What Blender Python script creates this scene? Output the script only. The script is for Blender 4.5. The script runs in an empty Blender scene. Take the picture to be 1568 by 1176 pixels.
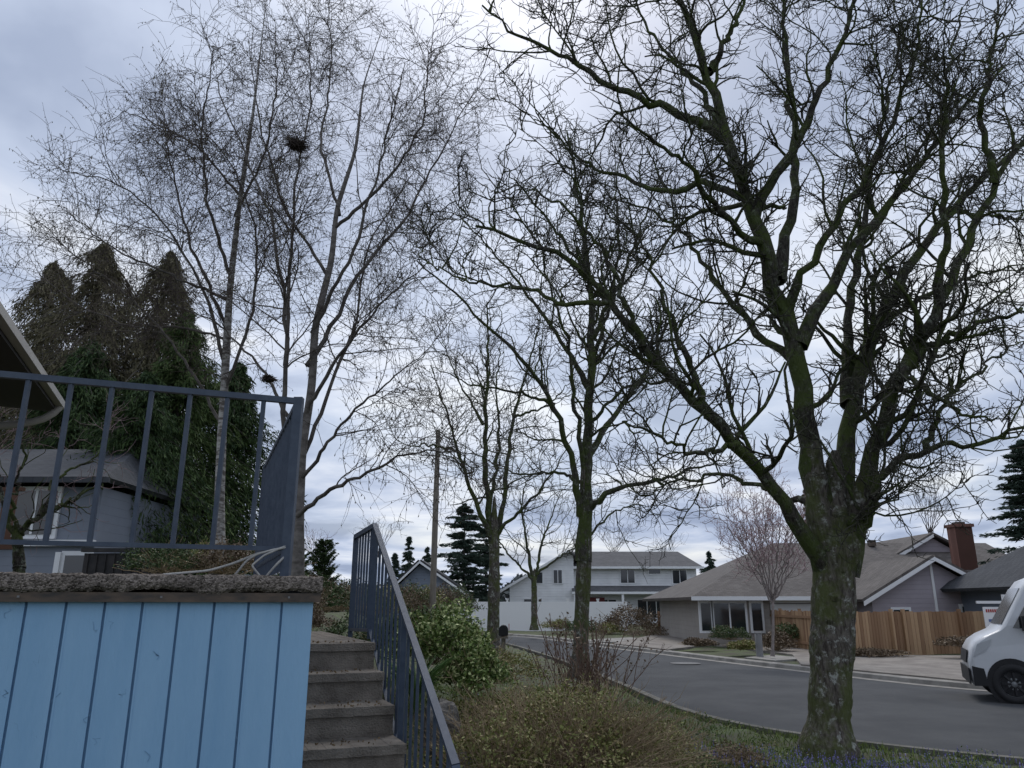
import bpy, math
import numpy as np
rng = np.random.default_rng(11)
C = bpy.context
scene = C.scene

# ---------------------------------------------------------------- survey
# converts measured bearings + an estimated distance north (metres) to world metres
TH = math.radians(16.0); FP = 1178.0; CAMZ = 1.75
cs, sn = math.cos(TH), math.sin(TH)
def S(u, v, Y):
    x = (u-784)/FP; y = (588-v)/FP
    dy = cs-y*sn; dz = sn+y*cs
    return np.array([x/dy*Y, Y, CAMZ+dz/dy*Y])

# ---------------------------------------------------------------- materials
def new_mat(name):
    m = bpy.data.materials.new(name); m.use_nodes = True
    nt = m.node_tree; b = nt.nodes['Principled BSDF']
    return m, nt, b
def mat(name, c1, c2=None, scale=5.0, rough=0.85, bump=0.0, bscale=None, island=False, metal=0.0,
        detail=6.0, stretch=(1,1,1), c3=None, spec=0.3, lo=0.35, hi=0.65, bdist=0.02):
    m, nt, b = new_mat(name); N = nt.nodes; L = nt.links
    b.inputs['Roughness'].default_value = rough
    b.inputs['Metallic'].default_value = metal
    b.inputs['Specular IOR Level'].default_value = spec
    b.inputs['Base Color'].default_value = (*c1, 1)
    tc = N.new('ShaderNodeTexCoord'); mp = N.new('ShaderNodeMapping')
    mp.inputs['Scale'].default_value = stretch
    L.new(tc.outputs['Object'], mp.inputs['Vector'])
    if c2 is not None:
        rp = N.new('ShaderNodeValToRGB')
        rp.color_ramp.elements[0].position = lo; rp.color_ramp.elements[1].position = hi
        rp.color_ramp.elements[0].color = (*c1, 1); rp.color_ramp.elements[1].color = (*c2, 1)
        if c3 is not None:
            e = rp.color_ramp.elements.new(min(0.98, hi+0.10)); e.color = (*c3, 1)
        if island:
            g = N.new('ShaderNodeNewGeometry'); L.new(g.outputs['Random Per Island'], rp.inputs['Fac'])
        else:
            n = N.new('ShaderNodeTexNoise'); n.inputs['Scale'].default_value = scale
            n.inputs['Detail'].default_value = detail; n.inputs['Roughness'].default_value = 0.65
            L.new(mp.outputs['Vector'], n.inputs['Vector']); L.new(n.outputs['Fac'], rp.inputs['Fac'])
        L.new(rp.outputs['Color'], b.inputs['Base Color'])
    if bump > 0:
        n2 = N.new('ShaderNodeTexNoise'); n2.inputs['Scale'].default_value = bscale or scale*4
        n2.inputs['Detail'].default_value = 5
        bp = N.new('ShaderNodeBump'); bp.inputs['Strength'].default_value = bump; bp.inputs['Distance'].default_value = bdist
        L.new(mp.outputs['Vector'], n2.inputs['Vector']); L.new(n2.outputs['Fac'], bp.inputs['Height'])
        L.new(bp.outputs['Normal'], b.inputs['Normal'])
    return m
def barkmat(name, dark, light, lichen, moss, sc=1.0, mlo=.44):
    m, nt, b = new_mat(name); N = nt.nodes; L = nt.links; b.inputs['Roughness'].default_value = .95
    b.inputs['Specular IOR Level'].default_value = .15
    tc = N.new('ShaderNodeTexCoord'); mp = N.new('ShaderNodeMapping'); mp.inputs['Scale'].default_value = (1,1,.28); L.new(tc.outputs['Object'], mp.inputs['Vector'])
    def nz(vec, s, d, r=.6):
        n = N.new('ShaderNodeTexNoise'); n.inputs['Scale'].default_value = s; n.inputs['Detail'].default_value = d; n.inputs['Roughness'].default_value = r; L.new(vec, n.inputs['Vector']); return n.outputs['Fac']
    def ramp(f, p0, p1, a, c):
        r = N.new('ShaderNodeValToRGB'); r.color_ramp.elements[0].position = p0; r.color_ramp.elements[1].position = p1
        r.color_ramp.elements[0].color = (*a, 1); r.color_ramp.elements[1].color = (*c, 1); L.new(f, r.inputs['Fac']); return r.outputs['Color']
    def mix(f, a, c):
        x = N.new('ShaderNodeMix'); x.data_type = 'RGBA'; L.new(f, x.inputs[0])
        for s_, i in ((a, 6), (c, 7)):
            if isinstance(s_, tuple): x.inputs[i].default_value = (*s_, 1)
            else: L.new(s_, x.inputs[i])
        return x.outputs[2]
    fis = nz(mp.outputs['Vector'], 34*sc, 4, .6)
    base = ramp(fis, .38, .62, dark, light)
    lm = ramp(nz(tc.outputs['Object'], 9*sc, 8, .75), .54, .61, (0,0,0), (1,1,1))
    c = mix(lm, base, lichen)
    mm = ramp(nz(tc.outputs['Object'], 2.3*sc, 6, .7), mlo, mlo+.14, (0,0,0), (.85,.85,.85))
    c = mix(mm, c, moss)
    L.new(c, b.inputs['Base Color'])
    bp = N.new('ShaderNodeBump'); bp.inputs['Strength'].default_value = 1; bp.inputs['Distance'].default_value = .035; L.new(fis, bp.inputs['Height'])
    L.new(bp.outputs['Normal'], b.inputs['Normal'])
    return m
def siding(name, col, period=0.2, axis='Z', rough=0.7):
    m, nt, b = new_mat(name); N = nt.nodes; L = nt.links
    b.inputs['Roughness'].default_value = rough
    tc = N.new('ShaderNodeTexCoord'); sp = N.new('ShaderNodeSeparateXYZ'); L.new(tc.outputs['Object'], sp.inputs[0])
    d = N.new('ShaderNodeMath'); d.operation = 'DIVIDE'; d.inputs[1].default_value = period; L.new(sp.outputs[axis], d.inputs[0])
    f = N.new('ShaderNodeMath'); f.operation = 'FRACT'; L.new(d.outputs[0], f.inputs[0])
    bp = N.new('ShaderNodeBump'); bp.inputs['Strength'].default_value = 1; bp.inputs['Distance'].default_value = 0.03
    bp.invert = True
    L.new(f.outputs[0], bp.inputs['Height']); L.new(bp.outputs['Normal'], b.inputs['Normal'])
    n = N.new('ShaderNodeTexNoise'); n.inputs['Scale'].default_value = 1.5; n.inputs['Detail'].default_value = 5
    L.new(tc.outputs['Object'], n.inputs['Vector'])
    rp = N.new('ShaderNodeValToRGB'); rp.color_ramp.elements[0].position = .3; rp.color_ramp.elements[1].position = .7
    rp.color_ramp.elements[0].color = (*[c*0.85 for c in col], 1); rp.color_ramp.elements[1].color = (*col, 1)
    L.new(n.outputs['Fac'], rp.inputs['Fac']); L.new(rp.outputs['Color'], b.inputs['Base Color'])
    return m
def shingles(name, ca, cb):
    m, nt, b = new_mat(name); N = nt.nodes; L = nt.links
    b.inputs['Roughness'].default_value = .95
    tc = N.new('ShaderNodeTexCoord'); br = N.new('ShaderNodeTexBrick')
    br.inputs['Scale'].default_value = 2.2; br.inputs['Color1'].default_value = (*ca, 1); br.inputs['Color2'].default_value = (*cb, 1)
    br.inputs['Mortar'].default_value = (*[c*.6 for c in ca], 1); br.inputs['Mortar Size'].default_value = .015
    L.new(tc.outputs['Object'], br.inputs['Vector'])
    n = N.new('ShaderNodeTexNoise'); n.inputs['Scale'].default_value = .8; n.inputs['Detail'].default_value = 8
    L.new(tc.outputs['Object'], n.inputs['Vector'])
    mx = N.new('ShaderNodeMix'); mx.data_type = 'RGBA'; mx.blend_type = 'MULTIPLY'; mx.inputs[0].default_value = .6
    L.new(br.outputs['Color'], mx.inputs[6]); L.new(n.outputs['Fac'], mx.inputs[7])
    mn = N.new('ShaderNodeMix'); mn.data_type = 'RGBA'; mn.blend_type = 'ADD'; mn.inputs[0].default_value = .2
    L.new(mx.outputs[2], mn.inputs[6]); L.new(br.outputs['Color'], mn.inputs[7])
    L.new(mn.outputs[2], b.inputs['Base Color'])
    return m

# ---------------------------------------------------------------- mesh builder
class MB:
    def __init__(s): s.V=[]; s.F=[]; s.n=0
    def add(s, v, f, mi=0, smooth=False):
        v = np.asarray(v, float).reshape(-1, 3); f = np.asarray(f, int)
        s.V.append(v); s.F.append((f+s.n, mi, smooth)); s.n += len(v)
    def box(s, c, d, rot=0.0, mi=0):
        x, y, z = [k/2 for k in d]
        v = np.array([[-x,-y,-z],[x,-y,-z],[x,y,-z],[-x,y,-z],[-x,-y,z],[x,-y,z],[x,y,z],[-x,y,z]])
        R = np.array([[math.cos(rot),-math.sin(rot),0],[math.sin(rot),math.cos(rot),0],[0,0,1]])
        v = v@R.T+np.array(c)
        s.add(v, [[0,3,2,1],[4,5,6,7],[0,1,5,4],[1,2,6,5],[2,3,7,6],[3,0,4,7]], mi)
    def poly(s, pts, mi=0):
        s.add(pts, [list(range(len(pts)))], mi)
    def slab(s, pts, t, mi=0):
        p = np.asarray(pts, float); n = len(p)
        nr = np.cross(p[1]-p[0], p[2]-p[0]); nr /= np.linalg.norm(nr)
        q = p-nr*t
        s.poly(p, mi); s.poly(q[::-1], mi)
        for i in range(n):
            j = (i+1) % n; s.poly([p[i], q[i], q[j], p[j]], mi)
    def tubes(s, P, R, sides=4, mi=0, smooth=True, jit=0):
        P = np.asarray(P, float); R = np.asarray(R, float)
        if len(P) == 0: return
        N, K = P.shape[:2]
        T = np.gradient(P, axis=1); T /= np.linalg.norm(T, axis=2, keepdims=True)+1e-9
        g = P[:, -1]-P[:, 0]; ref = np.zeros((N, 3)); ax = np.argmin(np.abs(g), axis=1); ref[np.arange(N), ax] = 1
        ref = np.repeat(ref[:, None], K, 1)
        U = np.cross(T, ref); U /= np.linalg.norm(U, axis=2, keepdims=True)+1e-9
        W = np.cross(T, U)
        a = np.arange(sides)*2*math.pi/sides+math.pi/4
        RR = R[:, :, None, None]
        if jit:
            ridge = rng.normal(size=(N, 1, sides, 1))
            drift = np.cumsum(rng.normal(size=(N, K, sides, 1))*.35, axis=1); drift -= drift.mean(2, keepdims=True)
            drift = np.clip(drift, -2, 2)
            RR = RR*(1+jit*(.5*ridge+.6*drift+.3*rng.normal(size=(N, K, sides, 1))))
        v = P[:, :, None]+RR*(np.cos(a)[None, None, :, None]*U[:, :, None]+np.sin(a)[None, None, :, None]*W[:, :, None])
        idx = np.arange(N*K*sides).reshape(N, K, sides)
        a0 = idx[:, :-1]; a1 = idx[:, 1:]
        f = np.stack([a0, np.roll(a0, -1, 2), np.roll(a1, -1, 2), a1], -1).reshape(-1, 4)
        s.add(v.reshape(-1, 3), f, mi, smooth)
    def bar(s, a, b, w, mi=0, sides=4):
        P = np.array([[a, (np.array(a)+np.array(b))/2, b]]); k = w*(0.7071 if sides == 4 else .5)
        s.tubes(P, np.full((1, 3), k), sides, mi, sides > 4)
        base = s.n-3*sides
        s.F.append((np.array([list(range(base, base+sides))]), mi, False))
        s.F.append((np.array([list(range(base+2*sides, base+3*sides))]), mi, False))
    def quads(s, c, w, h, mi=0, flat=None, dirs=None):
        n = len(c)
        if n == 0: return
        w = np.broadcast_to(w, (n,))[:, None]; h = np.broadcast_to(h, (n,))[:, None]
        a = rng.normal(size=(n, 3)) if dirs is None else dirs+rng.normal(size=(n, 3))*.25
        a /= np.linalg.norm(a, axis=1, keepdims=True)
        b = rng.normal(size=(n, 3)); b -= a*np.sum(a*b, 1, keepdims=True); b /= np.linalg.norm(b, axis=1, keepdims=True)
        v = np.stack([c-a*h, c+b*w, c+a*h, c-b*w], 1)
        s.add(v.reshape(-1, 3), np.arange(n*4).reshape(n, 4), mi)
    def build(s, name, mats, parent=None):
        me = bpy.data.meshes.new(name); V = np.concatenate(s.V)
        me.vertices.add(len(V)); me.vertices.foreach_set('co', V.ravel())
        lv = np.concatenate([f.ravel() for f, _, _ in s.F]).astype(np.int32)
        tot = np.concatenate([np.full(len(f), f.shape[1]) for f, _, _ in s.F])
        mi = np.concatenate([np.full(len(f), m) for f, m, _ in s.F]).astype(np.int32)
        sm = np.concatenate([np.full(len(f), q) for f, _, q in s.F])
        st = np.concatenate([[0], np.cumsum(tot)[:-1]]).astype(np.int32)
        me.loops.add(len(lv)); me.loops.foreach_set('vertex_index', lv)
        me.polygons.add(len(tot)); me.polygons.foreach_set('loop_start', st)
        for m in mats: me.materials.append(m)
        me.polygons.foreach_set('material_index', mi); me.polygons.foreach_set('use_smooth', sm)
        me.update(calc_edges=True); me.validate()
        o = bpy.data.objects.new(name, me); scene.collection.objects.link(o)
        if parent: o.parent = parent
        return o

# ---------------------------------------------------------------- tree growth
def resample(pts, r0, r1, K=18, jit=0.0, pw=1.0):
    p = np.asarray(pts, float); d = np.r_[0, np.cumsum(np.linalg.norm(np.diff(p, axis=0), axis=1))]
    t = np.linspace(0, d[-1], K); q = np.stack([np.interp(t, d, p[:, i]) for i in range(3)], 1)
    for _ in range(3): q[1:-1] = .25*q[:-2]+.5*q[1:-1]+.25*q[2:]
    if jit:
        j = rng.normal(size=q.shape)*jit; j[0] = 0; q = q+j
    tt = np.linspace(0, 1, K)
    return q, r0+(r1-r0)*tt**pw
def grow(P, R, dens, t0, t1, L, ang, K, wig, trop, rr, rmin, rmax, upb=0.0, tipr=.4, taper=.5):
    N, Kp = P.shape[:2]
    PL = np.linalg.norm(np.diff(P, axis=1), axis=2).sum(1)
    cnt = rng.poisson(dens*PL*(t1-t0)); idx = np.repeat(np.arange(N), cnt); n = len(idx)
    t = t0+(t1-t0)*rng.random(n)**.9; f = t*(Kp-1)*.9999; i = f.astype(int); w = (f-i)[:, None]
    pos = P[idx, i]*(1-w)+P[idx, i+1]*w
    tan = P[idx, i+1]-P[idx, i]; tan /= np.linalg.norm(tan, axis=1, keepdims=True)+1e-9
    r = R[idx, i]
    pr = rng.normal(size=(n, 3)); pr[:, 2] += upb
    pr -= tan*np.sum(pr*tan, 1, keepdims=True); pr /= np.linalg.norm(pr, axis=1, keepdims=True)+1e-9
    a = (ang+rng.normal(size=n)*.25)[:, None]
    d = tan*np.cos(a)+pr*np.sin(a)
    ln = L*rng.uniform(.4, 1.4, n)*(1-taper*t)
    st = (ln/(K-1))[:, None]
    Q = np.zeros((n, K, 3)); Q[:, 0] = pos
    for k in range(1, K):
        d = d+rng.normal(size=(n, 3))*wig; d[:, 2] += trop
        d /= np.linalg.norm(d, axis=1, keepdims=True)+1e-9
        Q[:, k] = Q[:, k-1]+d*st
    r0 = np.clip(r*rr, rmin, rmax)
    RR = r0[:, None]*(1-(1-tipr)*np.linspace(0, 1, K)[None])
    return Q, RR
def limbset(limbs, K=18, jit=.02):
    P=[]; R=[]
    for pts, r0, r1 in limbs:
        q, r = resample([S(*p) for p in pts], r0, min(r1, max(.008, r0*.16)), K, jit, .85); P.append(q); R.append(r)
    return np.array(P), np.array(R)

# ---------------------------------------------------------------- camera
cam = bpy.data.cameras.new('camera'); co = bpy.data.objects.new('camera', cam); scene.collection.objects.link(co)
co.location = (0, 0, CAMZ); co.rotation_euler = (math.radians(90)+TH, 0, 0)
cam.sensor_width = 36; cam.lens = FP/1568*36; cam.clip_end = 2000; cam.clip_start = .05
scene.camera = co

# ---------------------------------------------------------------- world
w = bpy.data.worlds.new('World'); scene.world = w; w.use_nodes = True
nt = w.node_tree; N = nt.nodes; L = nt.links
for n in list(N): N.remove(n)
out = N.new('ShaderNodeOutputWorld')
sky = N.new('ShaderNodeTexSky'); sky.sky_type = 'NISHITA'; sky.sun_disc = False
SE = math.radians(52); SR = math.radians(8)
sky.sun_elevation = SE; sky.sun_rotation = SR; sky.air_density = 1.2; sky.dust_density = 2
bg1 = N.new('ShaderNodeBackground'); bg1.inputs[1].default_value = .12; L.new(sky.outputs[0], bg1.inputs[0])
tc = N.new('ShaderNodeTexCoord'); sp = N.new('ShaderNodeSeparateXYZ'); L.new(tc.outputs['Generated'], sp.inputs[0])
def M(op, a, b=None, clamp=False):
    n = N.new('ShaderNodeMath'); n.operation = op; n.use_clamp = clamp
    for i, x in enumerate((a, b)):
        if x is None: continue
        if isinstance(x, (int, float)): n.inputs[i].default_value = x
        else: L.new(x, n.inputs[i])
    return n.outputs[0]
zz = M('ADD', M('MAXIMUM', sp.outputs['Z'], 0.0), .10)
cx = M('DIVIDE', sp.outputs['X'], zz); cy = M('DIVIDE', sp.outputs['Y'], zz)
cb = N.new('ShaderNodeCombineXYZ'); L.new(cx, cb.inputs[0]); L.new(cy, cb.inputs[1]); cb.inputs[2].default_value = 5.3
def noise(vec, sc, det=7, ro=.55, dist=0.0):
    n = N.new('ShaderNodeTexNoise'); n.inputs['Scale'].default_value = sc; n.inputs['Detail'].default_value = det
    n.inputs['Roughness'].default_value = ro; n.inputs['Distortion'].default_value = dist; L.new(vec, n.inputs['Vector']); return n.outputs['Fac']
n1 = noise(cb.outputs[0], 1.15, 6, .52, .3); n2 = noise(cb.outputs[0], .45, 2, .5)
rp = N.new('ShaderNodeValToRGB'); cr = rp.color_ramp
cr.elements[0].position = .36; cr.elements[0].color = (.32, .39, .55, 1)
cr.elements[1].position = .64; cr.elements[1].color = (.86, .90, .96, 1)
e = cr.elements.new(.47); e.color = (.50, .58, .75, 1)
e = cr.elements.new(.55); e.color = (.67, .73, .86, 1)
L.new(n1, rp.inputs['Fac'])
vm = N.new('ShaderNodeVectorMath'); vm.operation = 'DOT_PRODUCT'; L.new(tc.outputs['Generated'], vm.inputs[0])
gd = np.array([-.06, .74, .60]); gd /= np.linalg.norm(gd); vm.inputs[1].default_value = gd
gl = M('MULTIPLY', M('POWER', M('MAXIMUM', vm.outputs['Value'], 0.0), 10.0), .22)
gc = N.new('ShaderNodeMix'); gc.data_type = 'RGBA'; gc.blend_type = 'ADD'; gc.inputs[0].default_value = 1
gx = N.new('ShaderNodeCombineColor')
for i in range(3): L.new(gl, gx.inputs[i])
L.new(rp.outputs['Color'], gc.inputs[6]); L.new(gx.outputs[0], gc.inputs[7])
bg2 = N.new('ShaderNodeBackground'); bg2.inputs[1].default_value = 1.0; L.new(gc.outputs[2], bg2.inputs[0])
mk = N.new('ShaderNodeMapRange'); mk.inputs[1].default_value = .38; mk.inputs[2].default_value = .52; mk.inputs[3].default_value = .80; mk.inputs[4].default_value = 1
L.new(n2, mk.inputs[0])
ms = N.new('ShaderNodeMixShader'); L.new(mk.outputs[0], ms.inputs[0]); L.new(bg1.outputs[0], ms.inputs[1]); L.new(bg2.outputs[0], ms.inputs[2])
L.new(ms.outputs[0], out.inputs[0])

sl = bpy.data.lights.new('sun', 'SUN'); sl.energy = 1.5; sl.angle = math.radians(25); sl.color = (1, .96, .9)
so = bpy.data.objects.new('sun', sl); scene.collection.objects.link(so)
so.rotation_euler = (-(math.radians(90)-SE), 0, -SR)
scene.view_settings.view_transform = 'Standard'; scene.view_settings.look = 'None'; scene.view_settings.exposure = 0

# ---------------------------------------------------------------- road & terrain
def smooth_line(p, n=14):
    p = np.array(p, float); out=[]
    pp = np.vstack([2*p[0]-p[1], p, 2*p[-1]-p[-2]])
    for i in range(1, len(pp)-2):
        a, b, c, d = pp[i-1:i+3]
        for t in np.linspace(0, 1, n, endpoint=False):
            out.append(.5*((2*b)+(-a+c)*t+(2*a-5*b+4*c-d)*t*t+(-a+3*b-3*c+d)*t**3))
    out.append(p[-1]); return np.array(out)
near = smooth_line([(60,-3),(30,3.2),(14,6.4),(8,8.3),(4.9,10.0),(3.1,12.7),(2.4,18.4),(1.2,28),(-1.0,38),(-6,43.5),(-16,46),(-60,50)])
far = smooth_line([(66,2),(40,9),(20,13.3),(13,15.8),(9.9,17.6),(7.7,23),(5.9,28.6),(3.6,36),(.9,45),(-5,51),(-16,54),(-60,58)])
def dist_line(X, Y, line):
    d = np.full(X.shape, 1e9)
    for a, b in zip(line[:-1], line[1:]):
        ab = b-a; t = np.clip(((X-a[0])*ab[0]+(Y-a[1])*ab[1])/(ab@ab+1e-9), 0, 1)
        d = np.minimum(d, np.hypot(X-a[0]-t*ab[0], Y-a[1]-t*ab[1]))
    return d
poly = np.vstack([near, far[::-1]])
def inside(X, Y):
    r = np.zeros(X.shape, bool); n = len(poly)
    for i in range(n):
        x1, y1 = poly[i]; x2, y2 = poly[(i+1) % n]
        if y1 == y2: continue
        c = ((y1 > Y) != (y2 > Y)) & (X < (x2-x1)*(Y-y1)/(y2-y1)+x1); r ^= c
    return r
def sst(x): x = np.clip(x, 0, 1); return x*x*(3-2*x)
def terrain(X, Y):
    X = np.asarray(X, float); Y = np.asarray(Y, float)
    d = np.minimum(dist_line(X, Y, near), dist_line(X, Y, far)); ins = inside(X, Y)
    z = .10+.85*np.exp(-((X+1.6)/2.4)**2-((Y-8.2)/3.8)**2)
    z = z+1.45*sst((-X-2.2)/2.6)*sst((Y-5.8)/2)*(1-sst((Y-22)/16))
    z = z+.03*np.sin(X*1.3+Y*.7)*np.cos(Y*.9-X*.4)*np.clip(d-.5, 0, 1)
    edge = np.clip((d-.06)/.25, 0, 1)
    z = np.where(ins, -.12, -.12+(z+.12)*edge)
    return z
xs = np.unique(np.r_[np.linspace(-700,-60,12), np.linspace(-60,-12,25), np.arange(-12,18,.25), np.linspace(18,70,35), np.linspace(70,700,12)])
ys = np.unique(np.r_[np.linspace(-60,0,10), np.arange(0,30,.25), np.arange(30,62,.5), np.linspace(62,140,20), np.linspace(140,1500,14)])
GX, GY = np.meshgrid(xs, ys); GZ = terrain(GX, GY)
g = MB(); nx, ny = len(xs), len(ys); idx = np.arange(nx*ny).reshape(ny, nx)
g.add(np.stack([GX, GY, GZ], -1).reshape(-1, 3), np.stack([idx[:-1,:-1], idx[:-1,1:], idx[1:,1:], idx[1:,:-1]], -1).reshape(-1, 4), 0, True)
m_ground = mat('ground_grass_soil', (.05,.04,.028), (.06,.085,.025), scale=1.6, bump=.7, bscale=22, lo=.38, hi=.58, c3=(.11,.13,.045), detail=9)
g.build('ground', [m_ground])
m_asph = mat('asphalt', (.060,.063,.068), (.105,.108,.112), scale=.55, rough=.95, bump=.4, bscale=140, detail=12, lo=.3, hi=.75, spec=.15)
m_conc = mat('concrete', (.20,.19,.175), (.34,.325,.30), scale=2.2, rough=.9, bump=.3, bscale=60, detail=9)
m_concd = mat('weathered_concrete', (.09,.09,.075), (.2,.19,.17), scale=2.2, rough=.95, bump=.3, bscale=60, detail=9)
r = MB()
k = min(len(near), len(far)); a = near[:k]; b = far[:k]
W = 8; grid = np.stack([a*(1-i/W)+b*i/W for i in range(W+1)], 1)
zz_ = np.array([.05*(1-((i/W)*2-1)**2) for i in range(W+1)])
v = np.concatenate([grid, np.broadcast_to(zz_[None, :, None], (k, W+1, 1))], 2)
idx = np.arange(k*(W+1)).reshape(k, W+1)
r.add(v.reshape(-1, 3), np.stack([idx[:-1,:-1], idx[:-1,1:], idx[1:,1:], idx[1:,:-1]], -1).reshape(-1, 4), 0, True)
r.build('road', [m_asph])
def kerb(line, side, name, wd, gut, m):
    k = MB(); t = np.gradient(line, axis=0); t /= np.linalg.norm(t, axis=1, keepdims=True)
    nrm = np.stack([-t[:, 1], t[:, 0]], 1)*side
    prof = [(-gut,.012),(-.02,.018),(0,.02),(.02,.11),(.05,.125),(wd,.13),(wd,-.1)]
    v = np.stack([np.c_[line+nrm*o, np.full(len(line), z)] for o, z in prof], 1)
    idx = np.arange(len(line)*len(prof)).reshape(len(line), len(prof))
    k.add(v.reshape(-1, 3), np.stack([idx[:-1,:-1], idx[:-1,1:], idx[1:,1:], idx[1:,:-1]], -1).reshape(-1, 4), 0)
    k.build(name, [m])
kerb(near, 1, 'kerb', .20, .05, m_concd); kerb(far, -1, 'kerb', .30, .25, m_conc)

m_drive = mat('driveway_aggregate', (.18,.16,.145), (.30,.275,.245), scale=1.5, rough=.95, bump=.4, bscale=90, detail=10)
def sheet(name, pts, z, m):
    s = MB(); s.slab([(x, y, z) for x, y in pts], .3, 0); s.build(name, [m])
sheet('driveway', [(8.0,22.6),(8.9,20.2),(10.1,17.55),(13.2,15.95),(18,14.2),(24,22),(19,26.5),(12,26.6),(10.2,33.8),(8.3,33.8),(9.3,27)], .165, m_drive)
sheet('driveway', [(4.3,34.5),(5.7,29.8),(10.5,37),(9.0,48)], .17, m_drive)
sheet('sidewalk', [(7.3,25.6),(7.8,24.2),(9.2,25.2),(8.6,26.8)], .16, m_conc)
sheet('sidewalk', [(3.2,38.0),(3.9,35.9),(6.9,36.5),(6.0,41)], .16, m_conc)
u = MB(); u.poly(np.array([[math.cos(t)*.45+5.2, math.sin(t)*.45+24.5, .062] for t in np.linspace(0, 6.28, 25)[:-1]]))
u.build('manhole_cover', [mat('cast_iron', (.12,.12,.12), (.2,.2,.2), scale=20)])

# ---------------------------------------------------------------- blue wall terrace (local frame)
AL = math.radians(21.5); e1 = np.array([math.cos(AL), math.sin(AL), 0]); e2 = np.array([-math.sin(AL), math.cos(AL), 0])
O = np.array([-.97, 3.9, 0])
def Lc(a, b, z): return O+e1*a+e2*b+np.array([0, 0, z])
m_blue = mat('blue_paint', (.215,.395,.59), (.285,.475,.665), scale=1.6, rough=.6, bump=.35, bscale=26, stretch=(3,3,.45), detail=10, lo=.3, hi=.7, bdist=.008)
m_blued = mat('blue_paint_groove', (.18,.33,.50), (.23,.39,.56), scale=3, rough=.7)
m_agg, nt, b = new_mat('exposed_aggregate')
N = nt.nodes; L = nt.links; b.inputs['Roughness'].default_value = .95; b.inputs['Specular IOR Level'].default_value = .15
tcx = N.new('ShaderNodeTexCoord'); vo = N.new('ShaderNodeTexVoronoi'); vo.inputs['Scale'].default_value = 120; L.new(tcx.outputs['Object'], vo.inputs['Vector'])
rr_ = N.new('ShaderNodeValToRGB'); rr_.color_ramp.elements[0].color = (.07,.06,.05,1); rr_.color_ramp.elements[1].color = (.32,.275,.24,1)
sepc = N.new('ShaderNodeSeparateColor'); L.new(vo.outputs['Color'], sepc.inputs[0]); L.new(sepc.outputs[0], rr_.inputs['Fac'])
nn = N.new('ShaderNodeTexNoise'); nn.inputs['Scale'].default_value = 5; nn.inputs['Detail'].default_value = 8; L.new(tcx.outputs['Object'], nn.inputs['Vector'])
mr = N.new('ShaderNodeMapRange'); mr.inputs[1].default_value=.3; mr.inputs[2].default_value=.7; mr.inputs[3].default_value=.55; mr.inputs[4].default_value=1.15; L.new(nn.outputs['Fac'], mr.inputs[0])
ml = N.new('ShaderNodeVectorMath'); ml.operation='SCALE'; L.new(rr_.outputs['Color'], ml.inputs[0]); L.new(mr.outputs[0], ml.inputs['Scale']); L.new(ml.outputs[0], b.inputs['Base Color'])
bp = N.new('ShaderNodeBump'); bp.invert = True; bp.inputs['Distance'].default_value = .008; L.new(vo.outputs['Distance'], bp.inputs['Height']); L.new(bp.outputs['Normal'], b.inputs['Normal'])
m_trim = mat('dark_metal_flashing', (.05,.045,.042), (.13,.095,.07), scale=9, rough=.6, stretch=(1,1,3))
bw = MB()
bw.box(Lc(-3.5, .148, .85), (7.0, .27, 1.86), AL, 3)
pos = 0.0; pitch = .152
while pos < 7.0:
    wd = pitch-.011; bw.box(Lc(-pos-wd/2, .003+rng.uniform(-.0015,.0015), .88+rng.uniform(-.003,.003)), (wd, .018, 1.80), AL, 0)
    bw.box(Lc(-pos-wd+.004, -.0035, .88), (.007, .008, 1.80), AL, 0)
    pos += pitch
for i in range(16): bw.box(Lc(.003, .2+i*.152, .88), (.02, .138, 1.80), AL, 0)
bw.box(Lc(-3.5, -.022, 1.782), (7.06, .03, .042), AL, 1)
for i in range(8): bw.box(Lc(-.12-i*.56, -.04, 1.783), (.009, .006, .009), AL, 2)
for i in range(26):
    a0 = -rng.uniform(.05,1.7); z0 = rng.uniform(.95,1.74); n_ = 5
    pts = np.array([Lc(a0+rng.normal()*.004+k_*.004*rng.choice([-1,1]), -.0065, z0+k_*rng.uniform(.004,.012)) for k_ in range(n_)])
    bw.tubes(pts[None], np.full((1,n_), .0012), 3, 3)
bw.build('blue_wall', [m_blue, m_trim, mat('screw', (.2,.2,.2), rough=.5), m_blued])
cp = MB()
K = 420; xs_ = np.linspace(-7.0, .035, K)
prof = [(-.035,1.805),(-.05,1.82),(-.052,1.85),(-.04,1.876),(-.015,1.884),(.5,1.885),(2.6,1.885),(2.6,1.805)]
low = np.convolve(rng.normal(size=K+8), np.ones(9)/9, 'valid')[:K]*.016
v = []
for ix, x in enumerate(xs_):
    for j, (bb, z) in enumerate(prof):
        q = Lc(x, bb, z)
        if j < 5: q = q+e2*rng.normal()*.003+np.array([0, 0, rng.normal()*.003])
        if j < 2: q = q+np.array([0,0,low[ix]])
        v.append(q)
idx = np.arange(K*len(prof)).reshape(K, -1)
cp.add(v, np.stack([idx[:-1,:-1], idx[1:,:-1], idx[1:,1:], idx[:-1,1:]], -1).reshape(-1, 4), 0)
cp.poly([Lc(.035, bb, z) for bb, z in prof])
cp.box(Lc(-3.58, 2.79, .93), (7.0, 5.0, 1.7), AL, 0)
cp.build('concrete_terrace', [m_agg])

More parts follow.
